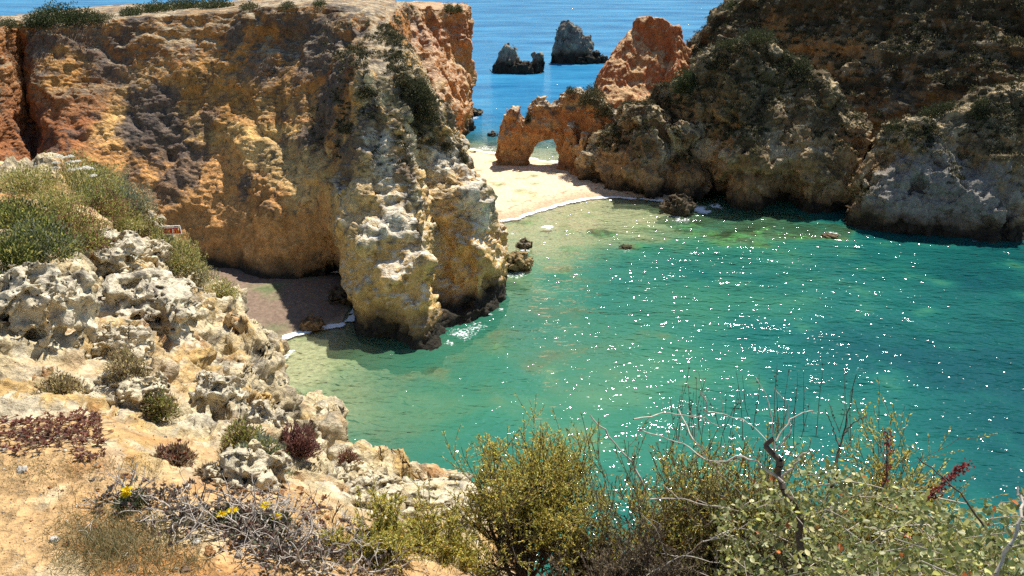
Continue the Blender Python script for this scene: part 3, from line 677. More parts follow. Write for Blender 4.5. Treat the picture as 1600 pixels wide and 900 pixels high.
COVE = [g(200,560), g(330,556), g(385,548), g(425,532), g(455,521), g(490,512), g(530,502), g(560,470), g(560,430), g(330,390), g(100,390), g(0,440), g(60,520)]
# submerged shallows of weed and rock
SHOAL = [(g(1190,352), 8.5, 1.3), (g(1110,345), 5, 1.2), (g(1280,360), 5.5, 1.2), (g(940,355), 2.2, 1.0), (g(1020,372), 2.5, .9), (g(985,385), 1.3, 1.2), (g(870,420), 1.8, .6), (g(1150,370), 6, .8)]
PALE = [(g(1410,420), 5), (g(1390,620), 5), (g(1200,470), 7), (g(1050,480), 8), (g(900,600), 7), (g(960,560), 6), (g(1420,700), 5), (g(1330,660), 4)]
def sea_floor(X, Y):
    sh = X.shape; P = np.stack([X.ravel(), Y.ravel(), np.zeros(X.size)], 1)
    n = fbm(P * 0.05, 4, 401).reshape(sh); n2 = fbm(P * 0.25, 4, 402).reshape(sh)
    dm = poly_sdf(X, Y, MAIN) + 1.0 * n2; dc = poly_sdf(X, Y, COVE) + 0.8 * n2
    d = np.minimum(dm, dc)
    z = np.where(d < 0, 1.3 * (1 - np.exp(np.minimum(d, 0) / 6.0)), -(4.2 * (1 - np.exp(-d / 32.0)) + 0.06 * np.clip(d, 0, 3)))
    z = z + np.where(d > 0, (0.9 * n + 0.35 * n2) * sstep(0, 14, d), 0.04 * n2)
    z = np.where((Y > 150) , np.minimum(z, -3.0 - 0.02 * (Y - 150)), z)
    for (u, v), r, zt in (((450, 575), 4.5, -0.4), ((490, 620), 6.5, -1.15), ((540, 660), 6.0, -1.6), ((880, 345), 7, -0.5), ((820, 370), 6, -0.7), ((960, 345), 7, -0.8)):
        c = g(u, v); k = np.exp(-((X - c[0]) ** 2 + (Y - c[1]) ** 2) / (r * r)); z = np.where((d > 0) & (z < zt), z + (zt + 0.25 * n2 - z) * np.clip(1.3 * k, 0, 1), z)
    z = z - 0.9 * sstep(4, 42, X) * sstep(4, 20, d) * (Y < 100)
    wd = np.zeros(sh)
    for c, r, hgt in SHOAL:
        q = np.hypot(X - c[0], (Y - c[1]) * 1.25) / r
        k = np.clip(1 - q, 0, 1); wd = np.maximum(wd, sstep(0, 0.35, k + 0.25 * n2))
    z = np.where(wd > 0, z + wd * (np.maximum(-1.1 + 0.9 * n2, z) - z), z)
    for c, r in PALE:
        z = z + 0.8 * np.exp(-((X - c[0]) ** 2 + (Y - c[1]) ** 2) / (0.6 * r * r)) * sstep(-2.0, -3.0, z)
    return np.minimum(z, np.where(d < 0, 9, -0.02)), d, wd, n, n2
def axis(lo, hi, step, far_lo, far_hi, k):
    mid = np.arange(lo, hi, step)
    return np.r_[lo - np.geomspace(step, lo - far_lo, k)[::-1], mid, hi + np.geomspace(step, far_hi - hi, k) - step * 0.5]
xs = axis(-62, 72, 0.36, -6000, 6000, 40); ys = axis(24, 156, 0.36, -1500, 9000, 48)
X, Y = np.meshgrid(xs, ys, indexing='ij')
Zf, Dsh, WD, n_, n2_ = sea_floor(X, Y)
P = np.stack([X, Y, Zf], -1).reshape(-1, 3)
zz = P[:, 2]
wet = sstep(0.55, 0.12, zz + 0.12 * n2_.ravel())
Cc = mixc(np.tile(np.array((0.72, 0.55, 0.365)), (len(P), 1)), np.array((0.44, 0.32, 0.20)), 0.75 * wet)
wk = WD.ravel()
ds_ = Dsh.ravel()
Cc = mixc(Cc, np.array((0.20, 0.13, 0.08)), 0.7 * sstep(0.45, 0.1, np.abs(ds_ + 2.6 + 0.5 * n_.ravel())) * sstep(0.0, 0.3, fbm(P * np.array((1.5, 1.5, 0)), 3, 412)))
Cc = mixc(Cc, np.array((0.16, 0.108, 0.08)), 0.9 * sstep(1.0, -1.0, poly_sdf(X, Y, COVE)).ravel() * (zz > -0.3))  # wet brown cove sand, with the cliff's shadow darkened into its colour
weedn = fbm(P * np.array((0.55, 0.55, 0)) + 3, 4, 410, 0.6)
Cc = mixc(Cc, np.array((0.13, 0.33, 0.09)), wk)
Cc = mixc(Cc, np.array((0.05, 0.042, 0.016)), wk * sstep(-0.05, 0.12, weedn))
Cc = mixc(Cc, np.array((0.13, 0.085, 0.03)), wk * 0.8 * sstep(0.1, 0.3, fbm(P * np.array((0.7, 0.7, 0)) + 9, 3, 411)))
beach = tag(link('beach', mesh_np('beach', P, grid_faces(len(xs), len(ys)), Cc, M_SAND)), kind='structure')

# water: colour by depth, foam along shores and rocks
depth = np.clip(-Zf, 0, None)
dr = np.full(X.shape, 1e9)
box = (X > -62) & (X < 72) & (Y > 24) & (Y < 156)
bx, by = X[box], Y[box]; dd = np.full(bx.shape, 1e9)
for base in BASES:
    bb = base[::6]
    for q in bb: dd = np.minimum(dd, (bx - q[0]) ** 2 + (by - q[1]) ** 2)
dr[box] = np.sqrt(dd)
fn = fbm(np.stack([X.ravel() * 0.9, Y.ravel() * 0.9, np.zeros(X.size)], 1), 4, 420, 0.6).reshape(X.shape)
sw = fbm(np.stack([X.ravel() * 0.11, Y.ravel() * 0.11, np.zeros(X.size)], 1), 3, 421).reshape(X.shape)
foam = 1.0 * sstep(0.75, 0.2, np.abs(Dsh - 0.5 - 0.4 * sw)) * sstep(-0.6, -0.2, fn) + 0.4 * sstep(3.2, 0.8, np.abs(Dsh - 1.8)) * sstep(0.0, 0.35, fn)
foam = np.maximum(foam, 0.8 * sstep(1.3, 0.2, dr) * sstep(0.0, 0.35, fn) * sstep(-0.1, 0.35, sw))
for (u, v), r, st in [((722,522), 2.0, .62), ((700,536), 1.4, .6), ((745,508), 1.6, .6), ((809,428), 1.9, .6), ((820,392), 1.3, .65), ((742,184), 2.5, .6), ((979,391), 1.2, .5), ((1061,342), 2.6, .6), ((437,551), 1.3, 1.0), ((425,560), 1.2, 1.0), ((1095,328), 2.2, .9), ((1120,322), 1.6, .8), ((855,355), 1.1, .9), ((1300,366), 1.2, .8), ((800,365), 1.6, .5), ((850,262), 2.4, .8), ((870,268), 2.0, .8), ((815,385), 1.2, .6), ((790,430), 1.0, .7), ((760,232), 5, .55), ((785,215), 6, .4)]:
    c = g(u, v); e = np.exp(-(((X - c[0]) / r) ** 2 + ((Y - c[1]) / (r * 1.2)) ** 2))
    foam = np.maximum(foam, st * e * sstep(-0.35, 0.15, fn + 0.5 * (e - 0.5)))
murk = fbm(np.stack([X.ravel() * 0.045, Y.ravel() * 0.07, np.zeros(X.size)], 1), 4, 430).reshape(X.shape)

def water_mat():
    m, n, l, bs = nodes('sea_water')
    def attr(nm):
        a = n.new('ShaderNodeAttribute'); a.attribute_name = nm; return a.outputs['Fac']
    dep, foa, mk, opn = attr('depth'), attr('foam'), attr('murk'), attr('open_sea')
    geo = n.new('ShaderNodeNewGeometry')
    ma = n.new('ShaderNodeMath'); ma.operation = 'MULTIPLY_ADD'; ma.inputs[1].default_value = 0.9; l.new(mk, ma.inputs[0]); l.new(dep, ma.inputs[2])
    mr = n.new('ShaderNodeMapRange'); mr.inputs[1].default_value = 0.0; mr.inputs[2].default_value = 7.0; l.new(ma.outputs[0], mr.inputs[0])
    cr = n.new('ShaderNodeValToRGB'); e = cr.color_ramp.elements
    e[0].position = 0.0; e[0].color = (0.36, 0.38, 0.22, 1); e[1].position = 1.0; e[1].color = (0.003, 0.045, 0.060, 1)
    for ps, c in ((0.12, (0.13, 0.26, 0.125, 1)), (0.28, (0.036, 0.172, 0.105, 1)), (0.48, (0.010, 0.112, 0.094, 1)), (0.68, (0.005, 0.068, 0.072, 1))):
        q = e.new(ps); q.color = c
    l.new(mr.outputs[0], cr.inputs[0])
    di = n.new('ShaderNodeBsdfDiffuse')
    # wind streaks on the open sea, their changing reflection put into the colour
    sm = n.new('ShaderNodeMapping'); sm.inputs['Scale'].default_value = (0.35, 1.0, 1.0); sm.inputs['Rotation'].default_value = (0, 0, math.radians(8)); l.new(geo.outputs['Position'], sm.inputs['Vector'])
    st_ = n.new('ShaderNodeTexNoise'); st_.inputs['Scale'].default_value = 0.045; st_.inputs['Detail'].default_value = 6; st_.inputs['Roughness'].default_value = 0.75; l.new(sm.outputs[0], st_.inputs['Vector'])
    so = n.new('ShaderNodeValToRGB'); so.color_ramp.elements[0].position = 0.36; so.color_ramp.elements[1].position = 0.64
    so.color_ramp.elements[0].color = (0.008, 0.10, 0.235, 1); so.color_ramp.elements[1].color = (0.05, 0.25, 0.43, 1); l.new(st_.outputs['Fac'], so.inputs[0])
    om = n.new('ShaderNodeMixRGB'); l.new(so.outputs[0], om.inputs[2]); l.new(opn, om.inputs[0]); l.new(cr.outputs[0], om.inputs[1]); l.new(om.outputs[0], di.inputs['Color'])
    tr = n.new('ShaderNodeBsdfTransparent'); tr.inputs['Color'].default_value = (0.80, 0.95, 0.88, 1)
    # share of light returned by the water body grows with depth
    ex = n.new('ShaderNodeMapRange'); ex.interpolation_type = 'SMOOTHSTEP'; ex.inputs[1].default_value = 0.02; ex.inputs[2].default_value = 2.6; ex.inputs[3].default_value = 0.04; ex.inputs[4].default_value = 0.93
    l.new(dep, ex.inputs[0])
    body = n.new('ShaderNodeMixShader'); l.new(ex.outputs[0], body.inputs[0]); l.new(tr.outputs[0], body.inputs[1]); l.new(di.outputs[0], body.inputs[2])
    # waves
    def noise(scale, det, vec, rough=0.55, dist=0.0):
        t = n.new('ShaderNodeTexNoise'); t.inputs['Scale'].default_value = scale; t.inputs['Detail'].default_value = det; t.inputs['Roughness'].default_value = rough; t.inputs['Distortion'].default_value = dist
        l.new(vec, t.inputs['Vector']); return t.outputs['Fac']
    mp = n.new('ShaderNodeMapping'); mp.inputs['Rotation'].default_value = (0, 0, math.radians(16)); mp.inputs['Scale'].default_value = (0.55, 1.0, 1.0)
    l.new(geo.outputs['Position'], mp.inputs['Vector'])
    w0 = noise(0.10, 3, mp.outputs[0]); w1 = noise(0.35, 2, mp.outputs[0]); w2 = noise(0.9, 2, mp.outputs[0], 0.55, 0.4); w3 = noise(2.2, 1, mp.outputs[0], 0.6, 0.3)
    def sharp(o):
        # folded noise gives sharp crests
        s1 = n.new('ShaderNodeMath'); s1.operation = 'SUBTRACT'; s1.inputs[1].default_value = 0.5; l.new(o, s1.inputs[0])
        s2 = n.new('ShaderNodeMath'); s2.operation = 'ABSOLUTE'; l.new(s1.outputs[0], s2.inputs[0])
        s3 = n.new('ShaderNodeMath'); s3.operation = 'MULTIPLY'; s3.inputs[1].default_value = -1.6; l.new(s2.outputs[0], s3.inputs[0]); return s3.outputs[0]
    nrm = None
    for o, st, ds in ((w0, 1.0, 0.9), (w1, 1.0, 0.40), (sharp(w2), 1.0, 0.17), (w3, 1.0, 0.125)):
        bu = n.new('ShaderNodeBump'); bu.inputs['Strength'].default_value = st; bu.inputs['Distance'].default_value = ds
        l.new(o, bu.inputs['Height'])
        if nrm is not None: l.new(nrm, bu.inputs['Normal'])
        nrm = bu.outputs[0]
    # the lit water body follows the longer ripples only
    bd = n.new('ShaderNodeBump'); bd.inputs['Strength'].default_value = 0.55; bd.inputs['Distance'].default_value = 0.16; l.new(sharp(w2), bd.inputs['Height'])
    be = n.new('ShaderNodeBump'); be.inputs['Strength'].default_value = 0.6; be.inputs['Distance'].default_value = 0.9; l.new(w0, be.inputs['Height']); l.new(bd.outputs[0], be.inputs['Normal']); l.new(be.outputs[0], di.inputs['Normal'])
    gl = n.new('ShaderNodeBsdfGlossy'); gl.inputs['Roughness'].default_value = 0.07; l.new(nrm, gl.inputs['Normal'])
    fr = n.new('ShaderNodeFresnel'); fr.inputs['IOR'].default_value = 1.33; l.new(nrm, fr.inputs['Normal'])
    # a wind-roughened open sea mirrors less of the horizon than a flat one
    rg = n.new('ShaderNodeMath'); rg.operation = 'MULTIPLY_ADD'; rg.inputs[1].default_value = -0.72; rg.inputs[2].default_value = 1.0; l.new(opn, rg.inputs[0])
    rf = n.new('ShaderNodeMath'); rf.operation = 'MULTIPLY'; l.new(fr.outputs[0], rf.inputs[0]); l.new(rg.outputs[0], rf.inputs[1])
    surf = n.new('ShaderNodeMixShader'); l.new(rf.outputs[0], surf.inputs[0]); l.new(body.outputs[0], surf.inputs[1]); l.new(gl.outputs[0], surf.inputs[2])
    # foam
    fm = n.new('ShaderNodeBsdfDiffuse'); fm.inputs['Color'].default_value = (0.86, 0.88, 0.88, 1)
    fnz = noise(3.6, 8, geo.outputs['Position'], 0.7, 0.6)
    f1 = n.new('ShaderNodeMath'); f1.operation = 'SUBTRACT'; f1.inputs[0].default_value = 1.0; l.new(foa, f1.inputs[1])
    f2 = n.new('ShaderNodeMapRange'); f2.inputs[3].default_value = 0; f2.inputs[4].default_value = 1; l.new(fnz, f2.inputs[0])
    lo = n.new('ShaderNodeMath'); lo.operation = 'MULTIPLY_ADD'; lo.inputs[1].default_value = 0.62; lo.inputs[2].default_value = 0.20; l.new(f1.outputs[0], lo.inputs[0])
    hi = n.new('ShaderNodeMath'); hi.operation = 'ADD'; hi.inputs[1].default_value = 0.14; l.new(lo.outputs[0], hi.inputs[0])
    l.new(lo.outputs[0], f2.inputs[1]); l.new(hi.outputs[0], f2.inputs[2])
    gate = n.new('ShaderNodeMath'); gate.operation = 'MULTIPLY'; l.new(f2.outputs[0], gate.inputs[0])
    g2 = n.new('ShaderNodeMapRange'); g2.inputs[1].default_value = 0.04; g2.inputs[2].default_value = 0.25; l.new(foa, g2.inputs[0]); l.new(g2.outputs[0], gate.inputs[1])
    fin = n.new('ShaderNodeMixShader'); l.new(gate.outputs[0], fin.inputs[0]); l.new(surf.outputs[0], fin.inputs[1]); l.new(fm.outputs[0], fin.inputs[2])
    l.new(fin.outputs[0], n['Material Output'].inputs['Surface'])
    return m
M_WATER = water_mat()
Pw = np.stack([X, Y, np.zeros_like(X)], -1).reshape(-1, 3)
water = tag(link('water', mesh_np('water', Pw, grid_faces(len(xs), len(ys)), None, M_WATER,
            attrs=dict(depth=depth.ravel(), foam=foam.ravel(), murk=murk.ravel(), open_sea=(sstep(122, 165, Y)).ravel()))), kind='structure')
# ================================================================== ROCKS THAT STAND FREE
def sdf_grid(lo, hi, step):
    ax = [np.arange(lo[k], hi[k] + step, step) for k in range(3)]
    Gx = np.meshgrid(*ax, indexing='ij'); return np.stack([c.ravel() for c in Gx], 1), Gx[0].shape
def smin(a, c, k):
    h = np.clip(0.5 + 0.5 * (c - a) / k, 0, 1); return c + (a - c) * h - k * h * (1 - h)
def poly2(PX, PZ, pts): return poly_sdf(PX, PZ, np.array(pts))
def capsule(P, a, c, r0, r1):
    e = c - a; t = np.clip(((P - a) @ e) / (e @ e), 0, 1)
    return np.linalg.norm(P - a - t[:, None] * e, axis=1) - (r0 + (r1 - r0) * t)

# ---- natural arch
def make_arch():
    Y0 = 121.5
    xz = lambda L: [(p(u, v, Y0)[0], p(u, v, Y0)[2]) for u, v in L]
    out = xz([(778,300), (778,262), (778,236), (781,205), (788,182), (800,165), (808,170), (819,184), (823,178), (826,164), (838,153), (852,155), (862,163), (876,150), (890,139), (906,138), (922,147), (945,160), (972,182), (995,205), (1000,300)])
    hole = xz([(823,300), (825,262), (832,243), (840,228), (850,218), (860,218), (867,226), (869,240), (877,254), (881,268), (881,300)])
    lo = np.array((p(770,300,Y0)[0], 112.0, -1.6)); hi = np.array((p(985,200,Y0)[0], 127.5, 13.6)); st = 0.2
    P, sh = sdf_grid(lo, hi, st)
    Q = P + 0.45 * np.stack([fbm(P / 2.2, 3, 500 + k) for k in range(3)], 1)
    f2 = poly2(Q[:, 0], Q[:, 2], out); fh = poly2(Q[:, 0], Q[:, 2], hole)
    f2 = np.maximum(f2, 0.45 - fh)
    right = sstep(9, 13.5, P[:, 0])
    th = 2.5 - 0.10 * P[:, 2] + 2.2 * right; yc = Y0 - 1.6 * right
    fy = np.abs(Q[:, 1] - yc) - th
    k = 1.2; f = np.maximum(f2, fy) + 0.5 * np.exp(-np.abs(f2 - fy) / k) * k * 0.5
    for a, c, r0, r1 in ((p(908,292,113.8), p(913,215,116.0), 1.5, 0.7), (p(886,285,117.0), p(890,205,118.4), 1.3, 1.0), (p(895,288,115.4), p(897,235,117), 1.0, 0.6)):
        f = smin(f, capsule(Q, a, c, r0, r1), 0.9)
    k = np.abs(f) < 1.3; Pk = P[k]
    f[k] += - 0.6 * facets(Pk, (1.7, 1.7, 2.8), 510) - 0.2 * facets(Pk, 0.7, 511) - 0.2 * strata(Pk, 0.9, s=512) - 0.10 * fbm(Pk / 0.6, 3, 513)
    V, F = surface_nets(f.reshape(sh), lo, st); N = vert_normals(V, F)
    Cc = mixc(np.tile(np.array((0.54, 0.255, 0.09)), (len(V), 1)), np.array((0.60, 0.36, 0.15)), sstep(-0.1, 0.4, fbm(V * 0.35, 4, 520)))
    Cc = mixc(Cc, np.array((0.42, 0.15, 0.06)), 0.6 * sstep(0.05, 0.4, strata(V, 0.7, s=521)))
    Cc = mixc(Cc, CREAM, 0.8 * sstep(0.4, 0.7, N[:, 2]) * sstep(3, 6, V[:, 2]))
    Cc = mixc(Cc, LICHEN * 1.4, 0.75 * sstep(0.1, 0.35, fbm(V * 0.7 + 4, 4, 522)) * sstep(6.5, 9.0, V[:, 2] + 1.2 * fbm(V * 0.3, 2, 523)))
    Cc = mixc(Cc, np.array((0.20, 0.115, 0.06)), 0.7 * sstep(3.6, 1.2, V[:, 2] + 0.8 * fbm(V * 0.5, 3, 524)))
    o = link('rock_arch', mesh_np('rock_arch', V, F, Cc, M_CLIFF))
    return tag(o, 'orange natural rock arch with a window-like opening standing on the sand', 'rock arch')
arch = make_arch()

# ---- sea stacks
def make_stack(name, Y, cones, plat, label, seed, tint):
    """cones: (u, base radius, top radius, height, dy, lean)"""
    cx = b(plat[0], Y, 0)[0]; cx2 = b(plat[1], Y, 0)[0]
    hmax = max(c[3] for c in cones)
    lo = np.array((cx - 3, Y - 8, -1.5)); hi = np.array((cx2 + 3, Y + 8, hmax + 2)); st = 0.23
    P, sh = sdf_grid(lo, hi, st)
    Q = P + 0.5 * np.stack([fbm(P / 2.4, 3, seed + k) for k in range(3)], 1)
    f = np.maximum(np.sqrt(((Q[:, 0] - (cx + cx2) / 2) / ((cx2 - cx) / 2)) ** 2 + ((Q[:, 1] - Y) / 4.6) ** 2) * 3.5 - 3.5, Q[:, 2] - plat[2])
    for u, r0, r1, h, dy, ln in cones:
        x0 = b(u, Y, 0)[0]
        f = smin(f, capsule(Q, np.array((x0, Y + dy, 0)), np.array((x0 + ln, Y + dy, h - r1)), r0, r1), 0.8)
    k = np.abs(f) < 2.6; Pk = P[k]; f[k] += 0.15 - 1.0 * facets(Pk, (2.6, 2.6, 5.5), seed + 5) - 0.4 * facets(Pk, (1.0, 1.0, 1.6), seed + 9) - 0.2 * fbm(Pk / 0.8, 3, seed + 6)
    V, F = surface_nets(f.reshape(sh), lo, st); N = vert_normals(V, F)
    Cc = mixc(np.tile(tint, (len(V), 1)), CREAM * 0.55, sstep(0, 0.4, fbm(V * 0.4, 4, seed + 7)))
    Cc = mixc(Cc, LICHEN * 2, 0.6 * sstep(0.1, 0.4, fbm(V * 0.6 + 3, 4, seed + 8)))
    Cc = tide_band(Cc, V, 3.4, seed)
    o = link(name, mesh_np(name, V, F, Cc, M_FAR)); return tag(o, label, 'sea stack')
make_stack('sea_stack', 238, [(791, 3.4, 1.5, 8.6, 0, 0.5), (802, 3.0, 1.5, 7.0, -0.5, 0), (784, 2.6, 1.2, 6.0, -.5, 0), (837, 2.2, 1.4, 5.2, 0, 0.2), (820, 2.0, 1.5, 3.8, -1, 0)], (774, 848, 2.4),
           'small low sea stack with one pointed spire and a flat dark shelf', 600, np.array((0.22, 0.185, 0.145)))
make_stack('sea_stack', 262, [(886, 4.4, 2.6, 12.6, 0, 0.2), (900, 4.0, 2.0, 10.8, -0.5, -0.2), (916, 3.2, 1.8, 8.6, -0.5, 0), (877, 3.4, 2.0, 11.0, -0.8, 0.2), (932, 2.2, 1.4, 4.2, -1, 0)], (868, 946, 2.0),
           'tall blunt grey sea stack with a stepped shoulder and dark foot', 640, np.array((0.21, 0.19, 0.16)))

# ---- boulders at the water's edge
def boulder_mesh(name, size, seed, colour_fn, mat, n=26, rough=0.22, square=0.0, pit=0.0):
    lo = -1.45 * np.ones(3); st = 2.9 / n
    P, sh = sdf_grid(lo, -lo, st)
    f = np.linalg.norm(P, axis=1) - 0.95
    k = np.abs(f) < 0.62; Pa, full = P[k], f.copy(); P_ = P; P = Pa
    Q = P + 0.35 * np.stack([fbm(P * 0.9, 2, seed + j) for j in range(3)], 1)
    r = np.linalg.norm(Q, axis=1); q = np.max(np.abs(Q), axis=1) * 1.05
    f = r + (q - r) * square - 0.95 + 0.10 * np.sin(P[:, 2] * 9 + 2.5 * fbm(P * 0.8, 2, seed + 8)) * square
    f = f - 2.2 * rough * facets(P, 0.62, seed + 4) - 0.9 * rough * facets(P, 0.26, seed + 7) - 0.3 * rough * fbm(P * 3.6, 3, seed + 5)
    if pit:
        f1, f2, c = worley(P * 5.5 + 0.6 * np.stack([perlin(P * 3, seed + 30 + j) for j in range(3)], 1), seed + 6); f = f + pit * sstep(0.42, 0.12, f1)
    full[k] = f; f, P = full, P_
    f = f + 3 * np.clip(np.abs(P).max(1) - 1.38, 0, 1) * 20
    V, F = surface_nets(f.reshape(sh), lo, st); V = V * np.asarray(size); N = vert_normals(V, F)
    return mesh_np(name, V, F, colour_fn(V, N, seed), mat)
def c_sea(top, foot=0.3):
    def fn(V, N, s):
        hz = V[:, 2].max() - V[:, 2].min(); sc_ = 3.0 / hz
        Cc = mixc(np.tile(np.array(top), (len(V), 1)), np.array(top) * 0.45, sstep(0, 0.4, fbm(V * sc_, 4, s + 9)))
        return mixc(Cc, TIDE, sstep(0.5, 0.2, (V[:, 2] - V[:, 2].min()) / hz + 0.15 * fbm(V * sc_, 3, s + 10)))
    return fn
def sea_boulder(u, v, wpx, hpx, top, label, seed, cat='boulder'):
    c = g(u, v); sc_ = (c[1] * CP + CAM_H * SP) / FPX; rx = wpx * sc_ * 0.5; rz = hpx * sc_ * 0.55
    me = boulder_mesh('boulder', (rx, rx * 0.85, rz), seed, c_sea(top), M_CLIFF, 24, 0.24)
    o = link('boulder', me); o.location = (c[0], c[1] + rx * 0.6, rz * 0.45); return tag(o, label, cat)
sea_boulder(809, 424, 42, 34, (0.36, 0.26, 0.12), 'golden brown boulder in the water against the snout of the headland', 700)
sea_boulder(820, 388, 22, 15, (0.20, 0.16, 0.10), 'small dark rock awash just off the sandy beach', 705)
sea_boulder(1061, 336, 46, 32, (0.12, 0.09, 0.055), 'large craggy boulder at the foot of the scrubby ridge, white water beside it', 710)
sea_boulder(485, 517, 34, 22, (0.26, 0.15, 0.07), 'rounded brown boulder on the shaded cove shoreline', 715)
sea_boulder(742, 181, 22, 13, (0.14, 0.12, 0.08), 'flat dark rock in the sea beside the orange cliff', 720)
sea_boulder(769, 213, 15, 8, (0.14, 0.10, 0.07), 'low dark rock awash in the surf before the arch pillar', 725)
sea_boulder(739, 243, 13, 7, (0.20, 0.12, 0.08), 'tiny rock in the shallows at the foot of the far cliff', 730)
sea_boulder(751, 254, 11, 6, (0.36, 0.17, 0.08), 'small reddish stone on the edge of the beach', 733)
sea_boulder(979, 389, 18, 5, (0.10, 0.09, 0.05), 'barely awash dark rock out in the middle of the bay', 735)
sea_boulder(1300, 372, 24, 5, (0.16, 0.12, 0.07), 'flat weedy rock breaking the surface under the middle ridge', 740)
sea_boulder(532, 477, 40, 28, (0.12, 0.085, 0.05), 'dark boulder lying in the mouth of the sea cave', 745)
sea_boulder(448, 478, 12, 5, (0.34, 0.24, 0.14), 'small pale stone on the shaded cove sand', 748)

# ---- limestone outcrops of the shelf
def c_lime(V, N, s):
    k = 3.0 / (V[:, 2].max() - V[:, 2].min())
    Cc = mixc(np.tile(np.array((0.66, 0.57, 0.39)), (len(V), 1)), np.array((0.60, 0.41, 0.17)), 0.8 * sstep(0.1, 0.4, fbm(V * k * 0.5, 3, s + 11)))
    Cc = mixc(Cc, np.array((0.68, 0.60, 0.44)), 0.8 * sstep(0.25, 0.7, N[:, 2] + 0.3 * fbm(V * k * 1.5, 3, s + 12)))
    Cc = mixc(Cc, np.array((0.26, 0.225, 0.175)), 0.7 * sstep(0.10, 0.34, fbm(V * k * 1.1 + 5, 5, s + 13, 0.65)))
    return Cc
def c_white(V, N, s):
    k = 3.0 / (V[:, 2].max() - V[:, 2].min())
    Cc = mixc(np.tile(np.array((0.66, 0.57, 0.39)), (len(V), 1)), np.array((0.64, 0.48, 0.24)), 0.6 * sstep(0.1, 0.4, fbm(V * k * 0.6, 3, s + 11)))
    return mixc(Cc, np.array((0.25, 0.23, 0.20)), 0.7 * sstep(0.25, 0.45, fbm(V * k * 1.4 + 5, 5, s + 13, 0.65)))
def outcrop(u, v, wpx, hpx, label, seed, fn=c_lime, sq=0.35, pit=0.12, up=0.15, dep=0.9, rot=0.0, n=40):
    c, nn = on_fore(u, v + hpx * 0.35); k = (c[1] * CP + (CAM_H - c[2]) * SP) / FPX
    rx, rz = wpx * k * 0.5, hpx * k * 0.5
    o = link('limestone_outcrop', boulder_mesh('limestone_outcrop', (rx, rx * dep, rz), seed, fn, M_NEAR, n, 0.30, sq + 0.2, pit + 0.08))
    o.location = (c[0], c[1] + rx * dep * 0.35, c[2] + rz * (up - 0.25)); o.rotation_euler = (0, 0, rot)
    return tag(o, label, 'rock')
outcrop(50, 480, 130, 120, 'big pitted grey rock overhanging a shaded hollow below the green bushes', 800, up=0.75, n=44)
outcrop(165, 395, 90, 62, 'pale grey rock with a shaded underside below the reddish bushes', 806, up=0.5)
outcrop(232, 470, 120, 95, 'broad crusted ledge block jutting out over yellow rock', 809, up=0.6, dep=1.2, n=42)
outcrop(234, 345, 34, 40, 'upright white rock standing on the skyline of the slope beside the sign', 815, up=0.7, sq=0.5)
outcrop(232, 388, 48, 36, 'rounded white block on the ridge below the upright white rock', 818, fn=c_white, up=0.6)
outcrop(185, 540, 70, 60, 'grey pitted block above a dark hollow in the slope', 821, up=0.8)
outcrop(195, 605, 90, 62, 'cream boulder with a sunlit flat face below the dark hollow', 833, fn=c_white, up=0.35, sq=0.5)
outcrop(385, 730, 92, 72, 'smooth pale boulder in front of the twin grey green tufts', 839, fn=c_white, pit=0.03, up=0.4, sq=0.3)
outcrop(665, 782, 165, 56, 'wide white slab at the brink above the turquoise water', 842, fn=c_white, pit=0.03, up=0.35, dep=0.6, n=44)
outcrop(588, 770, 70, 42, 'white block next to the wide slab at the brink', 845, fn=c_white, pit=0.04, up=0.4, sq=0.5)
outcrop(556, 742, 52, 40, 'rounded white rock where the slope edge meets the sea', 848, fn=c_white, pit=0.04, up=0.4)
outcrop(340, 600, 70, 60, 'pitted grey and cream rock halfway down the slope', 851, up=0.3)
outcrop(415, 650, 50, 64, 'steep ochre pitted rock on the edge of the slope', 857, up=0.25)

# ---- loose stones and gravel on the dirt
def c_stone(col):
    return lambda V, N, s: mixc(np.tile(np.array(col), (len(V), 1)), np.array(col) * 0.6, sstep(0, 0.4, fbm(V * 60, 3, s)))
stone_meshes = [boulder_mesh('stone', np.array((0.013, 0.011, 0.007)) * q, 900 + k, c_stone(cc), M_NEAR, 8, 0.2, 0.5)
                for k, (q, cc) in enumerate([(1.0, (0.62, 0.52, 0.38)), (1.25, (0.50, 0.25, 0.10)), (0.9, (0.40, 0.19, 0.08)), (1.4, (0.66, 0.60, 0.50)), (1.0, (0.30, 0.20, 0.13))])]
vis = np.where((FDIRT > 0.6) & (FU > 0) & (FU < 560) & (FV > 640) & (FV < 895) & (FN[:, 2] > 0.6))[0]
for k in range(46):
    i = vis[rng.integers(len(vis))]
    o = link('stone', stone_meshes[rng.integers(5)]); o.location = FP[i] + np.array((0, 0, 0.003)); o.rotation_euler = (rng.uniform(-.3, .3), rng.uniform(-.3, .3), rng.uniform(0, 6.28))
    o.scale = (float(rng.uniform(0.7, 1.3)),) * 3
    tag(o, 'small loose stone lying on the orange dirt', 'stone', 'loose stones on the orange dirt')
